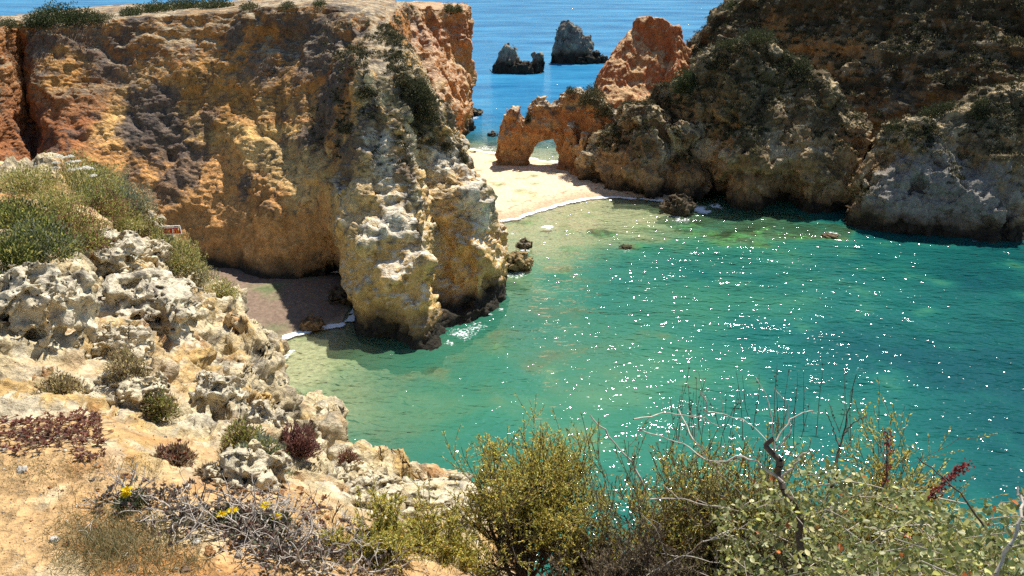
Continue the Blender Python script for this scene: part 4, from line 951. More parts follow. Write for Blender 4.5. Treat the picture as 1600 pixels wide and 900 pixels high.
def gravel():
    octa = np.array([(1,0,0),(-1,0,0),(0,1,0),(0,-1,0),(0,0,1),(0,0,-1)], float)
    of = np.array([(0,2,4),(2,1,4),(1,3,4),(3,0,4),(2,0,5),(1,2,5),(3,1,5),(0,3,5)])
    pool = np.where((FU > -60) & (FU < 720) & (FV > 560) & (FV < 950) & (FN[:, 2] > 0.5) & (FP[:, 1] < 4.5) & (FP[:, 2] > 26.5))[0]
    wgt = 0.25 + FDIRT[pool]; ii = rng.choice(pool, 5200, p=wgt / wgt.sum())
    r = 0.0022 * np.exp(rng.normal(0, 0.55, len(ii)))
    V = octa[None] * (r[:, None, None] * rng.uniform(0.6, 1.4, (len(ii), 6, 3))) * np.array((1, 1, .7)) + FP[ii][:, None] + rng.normal(0, 0.004, (len(ii), 1, 3)) * np.array((1, 1, 0))
    pal = np.array([(0.62, 0.5, 0.34), (0.52, 0.26, 0.10), (0.42, 0.2, 0.08), (0.68, 0.62, 0.5), (0.25, 0.15, 0.09)])
    Cc = np.repeat(pal[rng.integers(0, 5, len(ii))] * rng.uniform(.7, 1.1, (len(ii), 1)), 6, 0)
    F = (of[None] + 6 * np.arange(len(ii))[:, None, None]).reshape(-1, 3)
    o = link('gravel', mesh_np('gravel', V.reshape(-1, 3), F, Cc, M_NEAR, smooth=False)); tag(o, 'fine gravel strewn over the orange dirt', kind='stuff')
gravel()

# ---- warning sign
def box_np(c, s):
    v = np.array([(x, y, z) for x in (-.5, .5) for y in (-.5, .5) for z in (-.5, .5)]) * np.array(s) + np.array(c)
    f = np.array([(0,1,3,2),(4,6,7,5),(0,4,5,1),(2,3,7,6),(0,2,6,4),(1,5,7,3)]); return v, f
def prism(pts, y0, y1):
    n_ = len(pts); V = [(x, y0, z) for x, z in pts] + [(x, y1, z) for x, z in pts]
    me = bpy.data.meshes.new('m'); F = [tuple(range(n_)), tuple(range(2 * n_ - 1, n_ - 1, -1))] + [(i, i + n_, (i + 1) % n_ + n_, (i + 1) % n_) for i in range(n_)]
    me.from_pydata([tuple(map(float, q)) for q in V], [], F); me.update(); return me
def make_sign():
    c, nn = on_fore(272, 392); Yc = c[1] - 0.12; c = p(269, 372, Yc)
    r = empty('warning_sign', c); r.rotation_euler = (0, math.radians(-5), math.radians(-8))
    tag(r, 'small white and red warning sign with orange chevrons above the slope bushes', 'sign')
    wh = plain_mat('sign_white', (0.80, 0.80, 0.79), 0.5, 0.05); rd = plain_mat('sign_red', (0.46, 0.035, 0.018), 0.5, 0.1); og = plain_mat('sign_orange', (0.80, 0.30, 0.04), 0.5, 0.05); gy = plain_mat('sign_grey', (0.3, 0.3, 0.34), 0.6, 0.1)
    def part(n_, me, m): me.materials.append(m); me.name = n_; return link(n_, me, r)
    k = 0.00085 * Yc; x1, x0 = 18 * k, -20 * k
    part('board', prism([(x0, 5.5 * k), (x1, 5.5 * k), (x1, 20 * k), (x0, 20 * k)], 0, 0.012), wh)
    part('red_panel', prism([(x0 + k, 7.5 * k), (x1 - .6 * k, 7.5 * k), (x1 - .6 * k, 16 * k), (x0 + k, 16 * k)], -0.004, 0.0), rd)
    for cx in (9.2, 12.2):
        part('chevron', prism([((cx + a) * k, (11.7 + q) * k) for a, q in ((0, -3.2), (1.3, -3.2), (3.2, 0), (1.3, 3.2), (0, 3.2), (1.9, 0))], -0.007, -0.004), og)
    part('chevron', prism([((0.2 - a) * k, (11.7 + q) * k) for a, q in ((0, 3.0), (1.3, 3.0), (3.2, 0), (1.3, -3.0), (0, -3.0), (1.9, 0))], -0.007, -0.004), og)
    part('pictogram', prism([((5 + a) * k, (11.8 + q) * k) for a, q in ((-1.9, -3.4), (-1.0, -3.4), (0.0, -0.6), (1.2, -2.6), (2.1, -2.2), (0.9, 0.6), (1.7, 1.6), (1.2, 2.2), (0.5, 1.6), (0.5, 3.4), (-0.7, 3.4), (-0.6, 1.2), (-1.2, 0.2))], -0.007, -0.004), wh)
    part('small_print', prism([(8 * k, 17.6 * k), (15 * k, 17.6 * k), (15 * k, 18.8 * k), (8 * k, 18.8 * k)], -0.003, 0.0), gy)
    part('post', prism([(-2 * k, -60 * k), (1 * k, -60 * k), (1 * k, 18 * k), (-2 * k, 18 * k)], 0.0125, 0.04), gy)
make_sign()
# ================================================================== PLANTS
def unit(v): return v / (np.linalg.norm(v, axis=-1, keepdims=True) + 1e-9)
class Soup:
    def __init__(s): s.V, s.F, s.C, s.n = [], [], [], 0
    def add(s, V, F, C):
        s.V.append(V); s.F.append(F + s.n); s.C.append(C); s.n += len(V)
    def blades(s, base, d, L, W, C, r=rng):
        """pointed leaves: four corners each"""
        n = len(base); d = unit(d); L = np.broadcast_to(L, n)[:, None]; W = np.broadcast_to(W, n)[:, None]
        side = unit(np.cross(d, r.normal(size=(n, 3)))); nr = np.cross(side, d)
        V = np.stack([base, base + d * L * .45 + side * W * .5 + nr * W * .12, base + d * L, base + d * L * .45 - side * W * .5 + nr * W * .12], 1).reshape(-1, 3)
        F = (np.array([(0, 1, 2), (0, 2, 3)])[None] + 4 * np.arange(n)[:, None, None]).reshape(-1, 3)
        s.add(V, F, np.repeat(C, 4, 0))
    def tubes(s, p0, p1, r0, r1, C, k=4):
        p0, p1 = np.asarray(p0), np.asarray(p1); n = len(p0)
        if n == 0: return
        d = unit(p1 - p0); a = unit(np.cross(d, np.array((0.31, 0.17, 0.93)) + 0 * d)); c = np.cross(d, a)
        t = np.arange(k) * 2 * math.pi / k; ring = a[:, None] * np.cos(t)[None, :, None] + c[:, None] * np.sin(t)[None, :, None]
        V = np.concatenate([p0[:, None] + ring * np.asarray(r0)[:, None, None], p1[:, None] + ring * np.asarray(r1)[:, None, None]], 1).reshape(-1, 3)
        f = []
        for j in range(k):
            q = (j + 1) % k; f += [(j, q, k + q), (j, k + q, k + j)]
        F = (np.array(f)[None] + 2 * k * np.arange(n)[:, None, None]).reshape(-1, 3)
        s.add(V, F, np.repeat(np.broadcast_to(C, (n, 3)), 2 * k, 0))
    def mesh(s, name, mat, origin=(0, 0, 0)):
        return mesh_np(name, np.vstack(s.V) - np.asarray(origin), np.vstack(s.F), np.vstack(s.C), mat, smooth=False)
def shades(n, cols, wts=None, jit=0.25):
    cols = np.array(cols); i = rng.choice(len(cols), n, p=None if wts is None else np.array(wts) / sum(wts))
    return cols[i] * rng.uniform(1 - jit, 1 + jit, (n, 1))
def dome_points(n, R, seed, lump=0.45, low=-0.15):
    d = unit(rng.normal(size=(n, 3))); d[:, 2] = np.where(d[:, 2] < low, -d[:, 2], d[:, 2])
    k = 1 + lump * fbm(d * 1.9 + seed, 3, seed)
    r = np.clip(rng.uniform(0, 1, n) ** 0.42, 0.15, 1) * k
    return d * r[:, None] * np.asarray(R), d

# ---- scrub that covers the ridges as one mass
def scrub(name, P, N, wgt, count, size, per, blade, cols, label):
    wgt = np.clip(wgt, 0, None); ii = rng.choice(len(P), count, p=wgt / wgt.sum())
    sz = size * np.exp(rng.normal(0, 0.4, count))
    s = Soup(); base, dr = dome_points(count * per, (1, 1, 0.75), 5, 0.3)
    k = np.repeat(np.arange(count), per)
    B = P[ii][k] + base * sz[k][:, None]; D = dr + np.array((0, 0, 0.5)) + 0.5 * rng.normal(size=dr.shape)
    hue = shades(count, cols)[k] * rng.uniform(.6, 1.4, (len(k), 1))
    s.blades(B, D, blade * rng.uniform(.6, 1.4, len(k)), blade * 0.45, hue)
    return tag(link(name, s.mesh(name, M_SCRUB)), label, kind='stuff')
OLIVE = [(0.045, 0.05, 0.022), (0.065, 0.068, 0.03), (0.09, 0.085, 0.04), (0.035, 0.038, 0.02)]
DRYC = [(0.22, 0.17, 0.085), (0.30, 0.24, 0.13), (0.15, 0.12, 0.06)]
def vegw(P, N, z0, s):
    return sstep(-0.1, 0.25, fbm(P * 0.16, 4, s + 4) + 0.07 * (P[:, 2] - z0)) * sstep(0.05, 0.5, N[:, 2]) * (P[:, 2] > 2.5)
front = lambda P: (proj(P)[0] > 850) & (proj(P)[0] < 1680) & (proj(P)[1] > -60)
bare = lambda nm: 0.08 + 0.92 * sstep(0.35, 0.8, np.abs(ROWS[nm] - 2.5))     # little grows along the crests
scrub('scrub', AP, AN, vegw(AP, AN, 7, 61) * front(AP) * bare('front_ridge'), 650, 0.32, 36, 0.20, OLIVE + DRYC[:2], 'dark scrub and dry growth over the hump in front of the arch')
scrub('scrub', BP, BN, vegw(BP, BN, 9, 67) * front(BP) * bare('middle_ridge'), 1900, 0.36, 36, 0.22, OLIVE * 2 + DRYC[:2], 'dark scrub covering the middle ridge')
scrub('scrub', CPt, CN, vegw(CPt, CN, 9, 71) * front(CPt) * bare('right_ridge'), 1300, 0.34, 36, 0.20, OLIVE * 2 + DRYC[:2], 'dark scrub along the top of the right ridge')
scrub('scrub', DP, DN, vegw(DP, DN, 9, 79) * front(DP), 2000, 0.55, 34, 0.32, OLIVE * 3 + DRYC[:2], 'dark scrub on the ledges of the background cliff')
wl_ = sstep(0.35, 0.7, LN[:, 2]) * (LP[:, 2] > 13) * sstep(-22, -17, LP[:, 0])
scrub('scrub', LP, LN, wl_ * sstep(-0.2, 0.3, fbm(LP * 0.3, 3, 31)) * (LP[:, 2] < 24), 1300, 0.24, 34, 0.15, DRYC + OLIVE * 2, 'dry grass and low scrub on the upper slope of the headland')

# ---- separate bushes on the cliffs
def cliff_bush(u, v, wpx, hpx, P, cols, label, seed, name='coastal_bush', n=420, mat=None, group='bushes growing on the cliffs'):
    pu, pv = proj(P); d = (pu - u) ** 2 + (pv - v) ** 2 + 0.05 * (P[:, 1] - P[:, 1].min()) ** 2
    c = P[np.argmin(d)].copy(); k = (c[1] * CP + (CAM_H - c[2]) * SP) / FPX
    R = np.array((wpx * k * .5, wpx * k * .45, hpx * k * .85))
    bl = max(0.10, 0.16 * R.min() ** 0.5); n = int(min(6500, max(n, 8.0 * R[0] * R[2] / (bl * bl * .225))))
    base, dr = dome_points(n, R, seed); s = Soup()
    s.blades(base, dr + np.array((0, 0, .5)) + .6 * rng.normal(size=dr.shape), bl * rng.uniform(.6, 1.5, n), bl * .45, shades(n, cols, jit=.4))
    
    o = link(name, s.mesh(name, mat or M_SCRUB)); o.location = c - np.array((0, 0, 0.15 * R[2]))
    return tag(o, label, 'bush', group)
GRN = [(0.05, 0.07, 0.025), (0.07, 0.09, 0.03), (0.035, 0.05, 0.02), (0.10, 0.11, 0.04)]
for u, v, wp, hp, cols, lab in [
    (88, 34, 84, 38, GRN, 'largest round green bush on the cliff top against the sea'),
    (58, 38, 42, 20, GRN, 'green bush leaning left of the largest cliff top bush'),
    (130, 32, 60, 24, GRN, 'green bush close behind the largest cliff top bush'),
    (15, 42, 40, 16, GRN + DRYC[:1], 'straggly low bush at the photo edge of the cliff top'),
    (160, 30, 44, 12, DRYC + GRN, 'low dry bush strip on the cliff top rim'),
    (204, 22, 36, 16, GRN, 'dark round bush by the pale cliff top path'),
    (240, 14, 60, 20, GRN, 'spreading green bush behind the pale cliff top path'),
    (290, 9, 76, 20, GRN, 'flat wide green bush at the top edge of the photo'),
    (340, 8, 60, 18, GRN, 'low green bush on the plateau near the top edge'),
    (388, 12, 36, 14, GRN + DRYC, 'grey green bush on the rim of the ochre wall'),
    (450, 12, 28, 12, DRYC + GRN, 'dry bush on the rim above the dark weathered wall'),
    (500, 8, 24, 10, GRN, 'small bush on the headland crest')]:
    cliff_bush(u, v, wp, hp, LP, cols, lab, int(u) + 3)
for u, v, wp, hp, lab in [(702, 16, 22, 14, 'dark bush on top of the orange far cliff'), (716, 18, 16, 14, 'small bush at the outer corner of the orange far cliff'), (640, 12, 20, 8, 'flat bush on the saddle of the headland')]:
    cliff_bush(u, v, wp, hp, MP, GRN, lab, int(u), n=260)
for u, v, wp, hp, lab in [(650, 150, 56, 40, 'dark shrub mass clinging to the shoulder of the headland'), (668, 180, 40, 44, 'dark drooping shrub below the shoulder of the headland'), (630, 135, 30, 24, 'grey shrub on top of the headland shoulder'),
                          (672, 225, 18, 14, 'yellowish tuft on the cream face of the snout'), (725, 252, 18, 26, 'dark green tuft on the outer edge of the snout'), (700, 232, 24, 20, 'dry tuft on the right shoulder of the snout'),
                          (575, 150, 34, 24, 'dry grassy clump above the orange hollow'), (545, 205, 26, 18, 'grey clump on the left shoulder of the snout')]:
    cliff_bush(u, v, wp, hp, LP, OLIVE[:3] + ([DRYC[0]] if 'dr' in lab or 'yell' in lab or 'grey' in lab else []) + ([DRYC[1]] if 'yell' in lab else []), lab, int(u), n=520)
cliff_bush(1070, 138, 44, 40, BP, GRN[:3], 'dense round grey green bush in front of the orange peak', 1070, n=900)
for u, v, wp, hp, lab in [(1185, 62, 60, 22, 'dark bush on the summit of the middle ridge'), (1250, 110, 40, 26, 'bush on the falling crest of the middle ridge'), (1140, 75, 40, 18, 'bush left of the summit on the middle ridge'), (1225, 92, 30, 20, 'bush just right of the middle ridge summit')]:
    cliff_bush(u, v, wp, hp, BP, OLIVE + GRN[:2], lab, int(u), n=500)
for u, v, wp, hp, lab in [(1455, 180, 36, 22, 'round bush on the pale crest of the right ridge'), (1480, 172, 34, 18, 'low bush beside the round one on the right ridge crest'), (1530, 178, 30, 40, 'dark upright bush on the right ridge'), (1400, 200, 34, 14, 'low bush at the falling end of the right ridge')]:
    cliff_bush(u, v, wp, hp, CPt, OLIVE + GRN[:2], lab, int(u), n=500)
AV = np.array([v.co for v in arch.data.vertices])
for u, v, wp, hp, lab in [(893, 145, 20, 12, 'dark bush on the top of the rock arch'), (925, 160, 44, 34, 'shrub covering the saddle behind the rock arch'), (945, 178, 34, 26, 'shrub at the landward end of the rock arch'), (826, 190, 10, 22, 'dark tuft in the notch of the arch pillar')]:
    cliff_bush(u, v, wp, hp, AV, OLIVE + GRN[:1] + DRYC[:1], lab, int(u), n=420)
cliff_bush(1142, 12, 18, 12, DP, GRN, 'lone bush on the skyline of the background cliff', 1142, n=200)

# ---- bushes of the slope (nearer: finer leaves, twigs)
def slope_bush(u, v, wpx, hpx, cols, label, seed, n=3600, leaf=0.03, lw=0.30, up=0.7, twigs=60, group='low bushes on the foreground slope'):
    c, nn = on_fore(u, v); k = (c[1] * CP + (CAM_H - c[2]) * SP) / FPX
    R = np.array((wpx * k * .58, wpx * k * .5, hpx * k * .95))
    r = empty('slope_bush', c - np.array((0, 0, 0.02))); tag(r, label, 'bush', group)
    base, dr = dome_points(n, R, seed, 0.55, 0.0); s = Soup()
    s.blades(base, dr + np.array((0, 0, up)) + .55 * rng.normal(size=dr.shape), leaf * rng.uniform(.5, 1.5, n), leaf * lw * rng.uniform(.7, 1.4, n), shades(n, cols, jit=.4))
    o = link('foliage', s.mesh('foliage', M_LEAF), r); o['kind'] = 'stuff'
    t = Soup(); a, d = dome_points(twigs, R * 0.95, seed, 0.4, 0.1)
    mid = a * .5 + rng.normal(size=a.shape) * R * .08
    t.tubes(np.zeros_like(a), mid, np.full(twigs, .004), np.full(twigs, .0028), np.tile((0.10, 0.07, 0.05), (twigs, 1)), 3); t.tubes(mid, a, np.full(twigs, .0028), np.full(twigs, .0012), np.tile((0.13, 0.09, 0.06), (twigs, 1)), 3)
    link('twigs', t.mesh('twigs', M_TWIG), r)['kind'] = 'stuff'
YG = [(0.36, 0.36, 0.09), (0.25, 0.29, 0.07), (0.46, 0.41, 0.12), (0.16, 0.20, 0.05)]
GG = [(0.20, 0.23, 0.15), (0.14, 0.17, 0.10), (0.26, 0.27, 0.19)]
RD = [(0.22, 0.08, 0.06), (0.30, 0.14, 0.09), (0.16, 0.06, 0.045), (0.24, 0.18, 0.08)]
HAY = [(0.56, 0.45, 0.20), (0.44, 0.36, 0.15), (0.24, 0.22, 0.08), (0.50, 0.42, 0.22)]
BRN = [(0.20, 0.13, 0.08), (0.28, 0.20, 0.12), (0.34, 0.27, 0.16), (0.14, 0.10, 0.06)]
for a in [
    (45, 300, 90, 46, YG + HAY, 'grassy yellow green bush at the top of the slope near the photo edge', 1),
    (120, 292, 110, 50, HAY + YG, 'straw coloured grassy clump under the white umbels', 2),
    (160, 300, 60, 46, GG + YG, 'grey green bush under the white umbels', 3),
    (195, 322, 70, 50, GG, 'silvery bush at the skyline of the slope', 4),
    (165, 335, 80, 46, RD + YG, 'reddish brown bush in the middle of the slope plants', 5),
    (110, 360, 90, 44, RD + YG, 'maroon tinged bush below the straw coloured clump', 6),
    (30, 365, 100, 66, YG + GRN, 'bright green bush at the photo edge above the overhanging rock', 7),
    (65, 400, 110, 66, YG + GRN + GG, 'big yellow green bush right above the overhanging rock', 8),
    (15, 410, 70, 50, GRN + YG, 'dark green bush at the photo edge beside the overhanging rock', 9),
    (190, 360, 60, 34, HAY + YG, 'tawny tuft above the bare yellow rock', 10),
    (222, 358, 54, 36, YG + HAY, 'yellow green bush at the foot of the upright white rock', 11),
    (250, 388, 46, 34, YG + HAY + GRN, 'green bush that half hides the warning sign', 12),
    (85, 325, 80, 34, HAY + YG, 'hay coloured tuft filling the hollow between the slope bushes', 30),
    (20, 335, 60, 30, RD + YG, 'reddish green plant at the photo edge in the slope bushes', 31),
    (140, 318, 60, 34, YG + GG, 'pale green bush in the middle of the slope bushes', 32),
    (215, 335, 44, 36, GG + HAY, 'silvery tuft just below the skyline beside the upright white rock', 33),
    (140, 385, 60, 30, YG + RD, 'green and red tuft above the pale grey rock', 34),
    (285, 420, 66, 56, YG + HAY, 'yellowish feathery bush on the slope edge below the sign', 13),
    (310, 440, 50, 40, GG + HAY, 'grey feathery bush lower on the slope edge', 14),
    (350, 465, 40, 34, HAY + YG, 'small isolated tawny bush on the slope edge against the shaded beach', 15),
    (130, 492, 34, 30, YG + BRN, 'small olive tuft on the orange gully', 16),
    (243, 500, 30, 36, BRN, 'small brown tuft beneath the jutting ledge block', 17),
    (205, 610, 58, 70, BRN + HAY, 'dry brown thorny bush in the middle of the rocks', 18),
    (250, 650, 44, 46, BRN + YG, 'sparse dry bush right of the thorny brown one', 19),
    (380, 700, 56, 56, BRN + YG, 'darker of the twin tufts on the slope, brownish green', 20),
    (410, 740, 72, 70, GG + YG[:1], 'greyer of the twin tufts on the slope, silvery green', 21),
    (470, 705, 50, 56, [(0.20, 0.09, 0.075), (0.26, 0.13, 0.10), (0.15, 0.065, 0.055)], 'dusky maroon bush on the slope edge', 22),
    (466, 645, 34, 34, HAY + YG, 'tawny tuft above the maroon bush on the slope edge', 23),
    (545, 720, 28, 24, RD, 'small reddish tuft where the slope edge meets the sea', 24),
    (572, 770, 26, 30, RD + BRN, 'rusty tuft between the white blocks at the brink', 25),
    (95, 610, 56, 34, HAY + BRN, 'dry yellowish tuft among the white boulders', 26),
    (275, 715, 50, 26, RD + BRN, 'low reddish plant on the edge of the dirt', 27),
    (330, 740, 40, 20, BRN, 'low dead tuft on the edge of the dirt', 28),
    (100, 480, 30, 24, BRN + YG, 'brown tuft in the shade of the overhanging rock', 29)]:
    ar = a[2] * a[3]; slope_bush(*a, n=int(min(6500, 700 + ar * 1.0)), leaf=0.020 if a[1] > 480 else 0.030, twigs=50)

# ---- white umbel flowers over the slope
for u, v in [(93, 246), (101, 248), (110, 246), (88, 256), (110, 255), (121, 254), (112, 267), (134, 263), (140, 265), (146, 276), (125, 266), (88, 264)]:
    c = p(u, v, 8.6); gnd = on_fore(u + 6, 292)[0]
    r = empty('umbel_flower', (c[0] + .03, c[1], c[2] - 0.30)); tag(r, 'white flat-topped umbel flower rising above the slope bushes', 'flower', 'white umbels over the slope')
    s = Soup(); top = np.array((-.03, 0, .30)); s.tubes([(0, 0, 0), (-.02, 0, .16)], [(-.02, 0, .16), top], [.003, .0025], [.0025, .002], np.tile((0.16, 0.18, 0.07), (2, 1)), 4); link('stem', s.mesh('stem', M_LEAF), r)
    s = Soup(); n = 130; q = rng.uniform(0, 1, n) ** .5 * 0.042; t = rng.uniform(0, 6.28, n)
    B = np.stack([q * np.cos(t), q * np.sin(t), 0.022 - 6 * q * q + rng.normal(0, .002, n)], 1) + top
    s.blades(B, rng.normal(size=(n, 3)) * np.array((1, 1, .3)), .012, .010, shades(n, [(0.88, 0.86, 0.78), (0.80, 0.79, 0.70)], jit=.08)); s.tubes(np.tile(top, (14, 1)), B[:14], np.full(14, .0012), np.full(14, .0008), np.tile((0.2, 0.22, 0.1), (14, 1)), 3)
    link('flower_head', s.mesh('flower_head', M_LEAF), r)

# ---- growing a branched shrub
def grow(root, dirs, length, levels, kids, rr, seed, bend=0.25, up=0.25, shrink=0.62, tip=0.0010):
    """returns branch segments (p0, p1, r0, r1, level) and the last-level polylines"""
    R = np.random.default_rng(seed); segs, tips = [], []
    def go(p0, d, L, r, lv):
        n = 5 if lv < levels else 4; pts = [p0]; d = d / np.linalg.norm(d)
        for i in range(n):
            d = d + R.normal(size=3) * bend * .5 + np.array((0, 0, up * .35)); d /= np.linalg.norm(d)
            pts.append(pts[-1] + d * L / n)
        rs = np.linspace(r, max(tip, r * .55), n + 1)
        for i in range(n): segs.append((pts[i], pts[i + 1], rs[i], rs[i + 1], lv))
        if lv == levels: tips.append(np.array(pts)); return
        for k in range(kids[lv]):
            t = R.uniform(.3, 1.0); i = min(int(t * n), n - 1); q = pts[i] + (pts[i + 1] - pts[i]) * (t * n - i)
            nd = d * .6 + R.normal(size=3) * .55 + np.array((0, 0, up)); go(q, nd, L * shrink * R.uniform(.6, 1.2), max(tip, rs[i] * .6), lv + 1)
    for d in dirs: go(np.array(root, float), np.array(d, float), length * R.uniform(.8, 1.15), rr, 0)
    return segs, tips
def seg_soup(segs, col, s=None, k=4):
    s = s or Soup(); s.tubes([q[0] for q in segs], [q[1] for q in segs], np.array([q[2] for q in segs]), np.array([q[3] for q in segs]), col, k); return s
def twig_leaves(tips, per, L, W, cols, s, wts=None, spread=1.0, keep=None, colour_at=None):
    T = np.array(tips)
    if keep is not None: T = T[keep(T[:, -1])]
    n = len(T); t = rng.uniform(0.05, 1, (n, per)) * (T.shape[1] - 1); i = np.minimum(t.astype(int), T.shape[1] - 2); f = (t - i)[..., None]
    a = np.take_along_axis(T, i[..., None], 1); c = np.take_along_axis(T, (i + 1)[..., None], 1)
    B = (a + (c - a) * f).reshape(-1, 3); D = unit(c - a).reshape(-1, 3) * 0.9 + spread * rng.normal(size=(n * per, 3)) * .42
    C = shades(len(B), cols, wts, .3) if colour_at is None else colour_at(B)
    s.blades(B, D, L * rng.uniform(.6, 1.4, len(B)), W, C); return s
def fan(n, tilt, seed, lo=0.15):
    R = np.random.default_rng(seed); a = np.linspace(0, 2 * math.pi, n, endpoint=False) + R.uniform(0, .6, n); t = R.uniform(lo, tilt, n)
    return np.stack([np.cos(a) * t, np.sin(a) * t, np.ones(n)], 1)

GOLD = [(0.74, 0.64, 0.14), (0.60, 0.56, 0.12), (0.46, 0.46, 0.10), (0.70, 0.48, 0.12), (0.26, 0.26, 0.07)]
def twig_shrub(u, Y, z0, h, tilt, n_main, kids, per, label, seed, cols=GOLD, leafsize=0.015, keep=None, rr=0.011, colour_at=None, levels=3, L0=0.5, up=.28):
    root = b(u, Y, z0); r = empty('twiggy_shrub', root); tag(r, label, 'shrub')
    segs, tips = grow((0, 0, 0), fan(n_main, tilt, seed), h * L0, levels, kids, rr, seed, .22, up)
    big = [q for q in segs if q[4] == 0]; small = [q for q in segs if q[4] > 0]
    link('stem', seg_soup(big, (0.06, 0.045, 0.035), k=6).mesh('stem', M_TWIG), r)
    link('twigs', seg_soup(small, (0.08, 0.06, 0.045), k=3).mesh('twigs', M_TWIG), r)['kind'] = 'stuff'
    o = link('foliage', twig_leaves(tips, per, leafsize, leafsize * .32, cols, Soup(), keep=keep, colour_at=colour_at).mesh('foliage', M_LEAF), r); o['kind'] = 'stuff'
    return r
# centre shrub: bare dark stems below, golden green tips above
hc = 0.93
twig_shrub(822, 2.75, 27.32, hc, 0.45, 8, (9, 7, 6), 17, 'upright golden green twiggy shrub with dark stems standing before the water', 41, keep=lambda e: e[:, 2] > 0.50, rr=0.013)
twig_shrub(680, 2.45, 27.62, 0.48, 0.9, 7, (7, 6, 4), 14, 'low yellow green shrub at the bottom below the wide white slab', 42, rr=0.006)
twig_shrub(600, 2.25, 27.85, 0.42, 1.1, 7, (7, 6, 4), 14, 'low olive shrub at the bottom beside the woody dead plants', 43, rr=0.005)
twig_shrub(750, 2.25, 27.5, 0.42, 0.8, 6, (7, 6, 4), 12, 'dark green shrub at the bottom edge at the foot of the upright one', 44, cols=[(0.16, 0.18, 0.05), (0.09, 0.11, 0.035), (0.26, 0.24, 0.07)], rr=0.006)
twig_shrub(930, 2.45, 27.45, 0.56, 0.7, 9, (9, 7, 5), 14, 'brownish shrub filling the gap between upright shrub and thicket', 45, cols=[(0.20, 0.15, 0.06), (0.12, 0.11, 0.04), (0.28, 0.24, 0.07), (0.09, 0.06, 0.035)], rr=0.007)
thick = twig_shrub(1075, 2.4, 27.35, 1.12, 0.52, 12, (10, 7, 5), 20, 'large tangled thicket with golden tips and bleached twigs', 46, cols=GOLD + [(0.14, 0.10, 0.05), (0.30, 0.14, 0.06)], keep=lambda e: e[:, 2] > 0.38, rr=0.010)
twig_shrub(1160, 2.2, 27.5, 1.0, 0.6, 10, (10, 7, 5), 18, 'olive shrub merging into the far side of the thicket', 47, cols=[(0.30, 0.28, 0.08), (0.20, 0.20, 0.06), (0.10, 0.09, 0.04), (0.4, 0.32, 0.12)], keep=lambda e: e[:, 2] > 0.3, rr=0.008)
twig_shrub(1320, 2.5, 27.45, 0.98, 0.5, 7, (8, 6, 4), 14, 'yellow green shrub rising behind the saltbush', 48, keep=lambda e: e[:, 2] > 0.4, rr=0.008)
twig_shrub(1450, 2.2, 27.6, 0.72, 0.5, 6, (8, 6, 4), 14, 'yellow green sprigs behind the saltbush below the red sprig', 49, rr=0.006)
twig_shrub(975, 1.95, 27.72, 0.66, 0.95, 10, (9, 7, 5), 10, 'dark dry shrub at the bottom edge in front of the thicket', 50, cols=[(0.10, 0.08, 0.045), (0.18, 0.13, 0.08), (0.30, 0.24, 0.15)], rr=0.006)
twig_shrub(1130, 1.8, 27.75, 0.68, 0.9, 8, (8, 6, 4), 9, 'dark dry shrub at the bottom edge below the bleached twigs', 51, cols=[(0.10, 0.08, 0.045), (0.16, 0.14, 0.06), (0.34, 0.28, 0.18)], rr=0.006)

def curve_tube(pts, r0, r1, n=14, k=6, col=(0.4, 0.35, 0.28)):
    Q = catmull(np.array(pts), n); r = np.linspace(r0, r1, n); s = Soup()
    Q[1:-1] += rng.normal(size=(n - 2, 3)) * max(r0, r1) * 0.9; r = r * rng.uniform(.8, 1.2, n)
    s.tubes(Q[:-1], Q[1:], r[:-1], r[1:], col, k); return s
# thin dry stalks
for k in range(30):
    u = rng.uniform(1040, 1340); Y = 2.35 + rng.uniform(-.15, .2); v0 = 680 + rng.uniform(-10, 20); v1 = rng.uniform(555, 625) + 0.1 * abs(u - 1190)
    a, c = p(u, v0, Y), p(u + rng.normal(0, 12), v1, Y + rng.normal(0, .05)); m_ = (a + c) / 2 + rng.normal(0, .006, 3)
    s = curve_tube([a, m_, c], .0016, .0007, 6, 3, (0.10, 0.075, 0.055))
    q = rng.uniform(.3, 1, 7)[:, None]; B = a + (c - a) * q; s.blades(B, rng.normal(size=(7, 3)) + np.array((0, 0, 1)), .011, .005, shades(7, [(0.14, 0.09, 0.06)], jit=.4))
    o = link('stalk', s.mesh('stalk', M_TWIG, thick.location), thick)
def woody(name, label, curves, mat, cat='dead shrub'):
    r = empty(name, curves[0][0][0]); tag(r, label, cat)
    for pts, r0, r1 in curves: link('branch', curve_tube(pts, r0, r1).mesh('branch', M_TWIG if r0 > .009 else mat, r.location), r)
    return r
woody('dead_shrub', 'thick dark dead stem rising through the saltbush with bleached curved twigs',
      [([p(1262,930,1.75), p(1248,850,1.78), p(1232,780,1.82), p(1215,730,1.85), p(1208,685,1.88)], .0135, .0075),
       ([p(1212,715,1.86), p(1206,660,1.9), p(1200,625,1.93), p(1180,588,1.96)], .0024, .001), ([p(1214,700,1.86), p(1236,670,1.9), p(1228,630,1.93), p(1210,606,1.95)], .0024, .001),
       ([p(1212,690,1.86), p(1232,660,1.9), p(1258,644,1.93), p(1276,646,1.95)], .0024, .001), ([p(1225,755,1.82), p(1200,735,1.84), p(1165,715,1.86), p(1120,722,1.88)], .004, .0016),
       ([p(1222,745,1.82), p(1240,728,1.8), p(1262,700,1.8)], .0035, .0015)], M_DEAD)
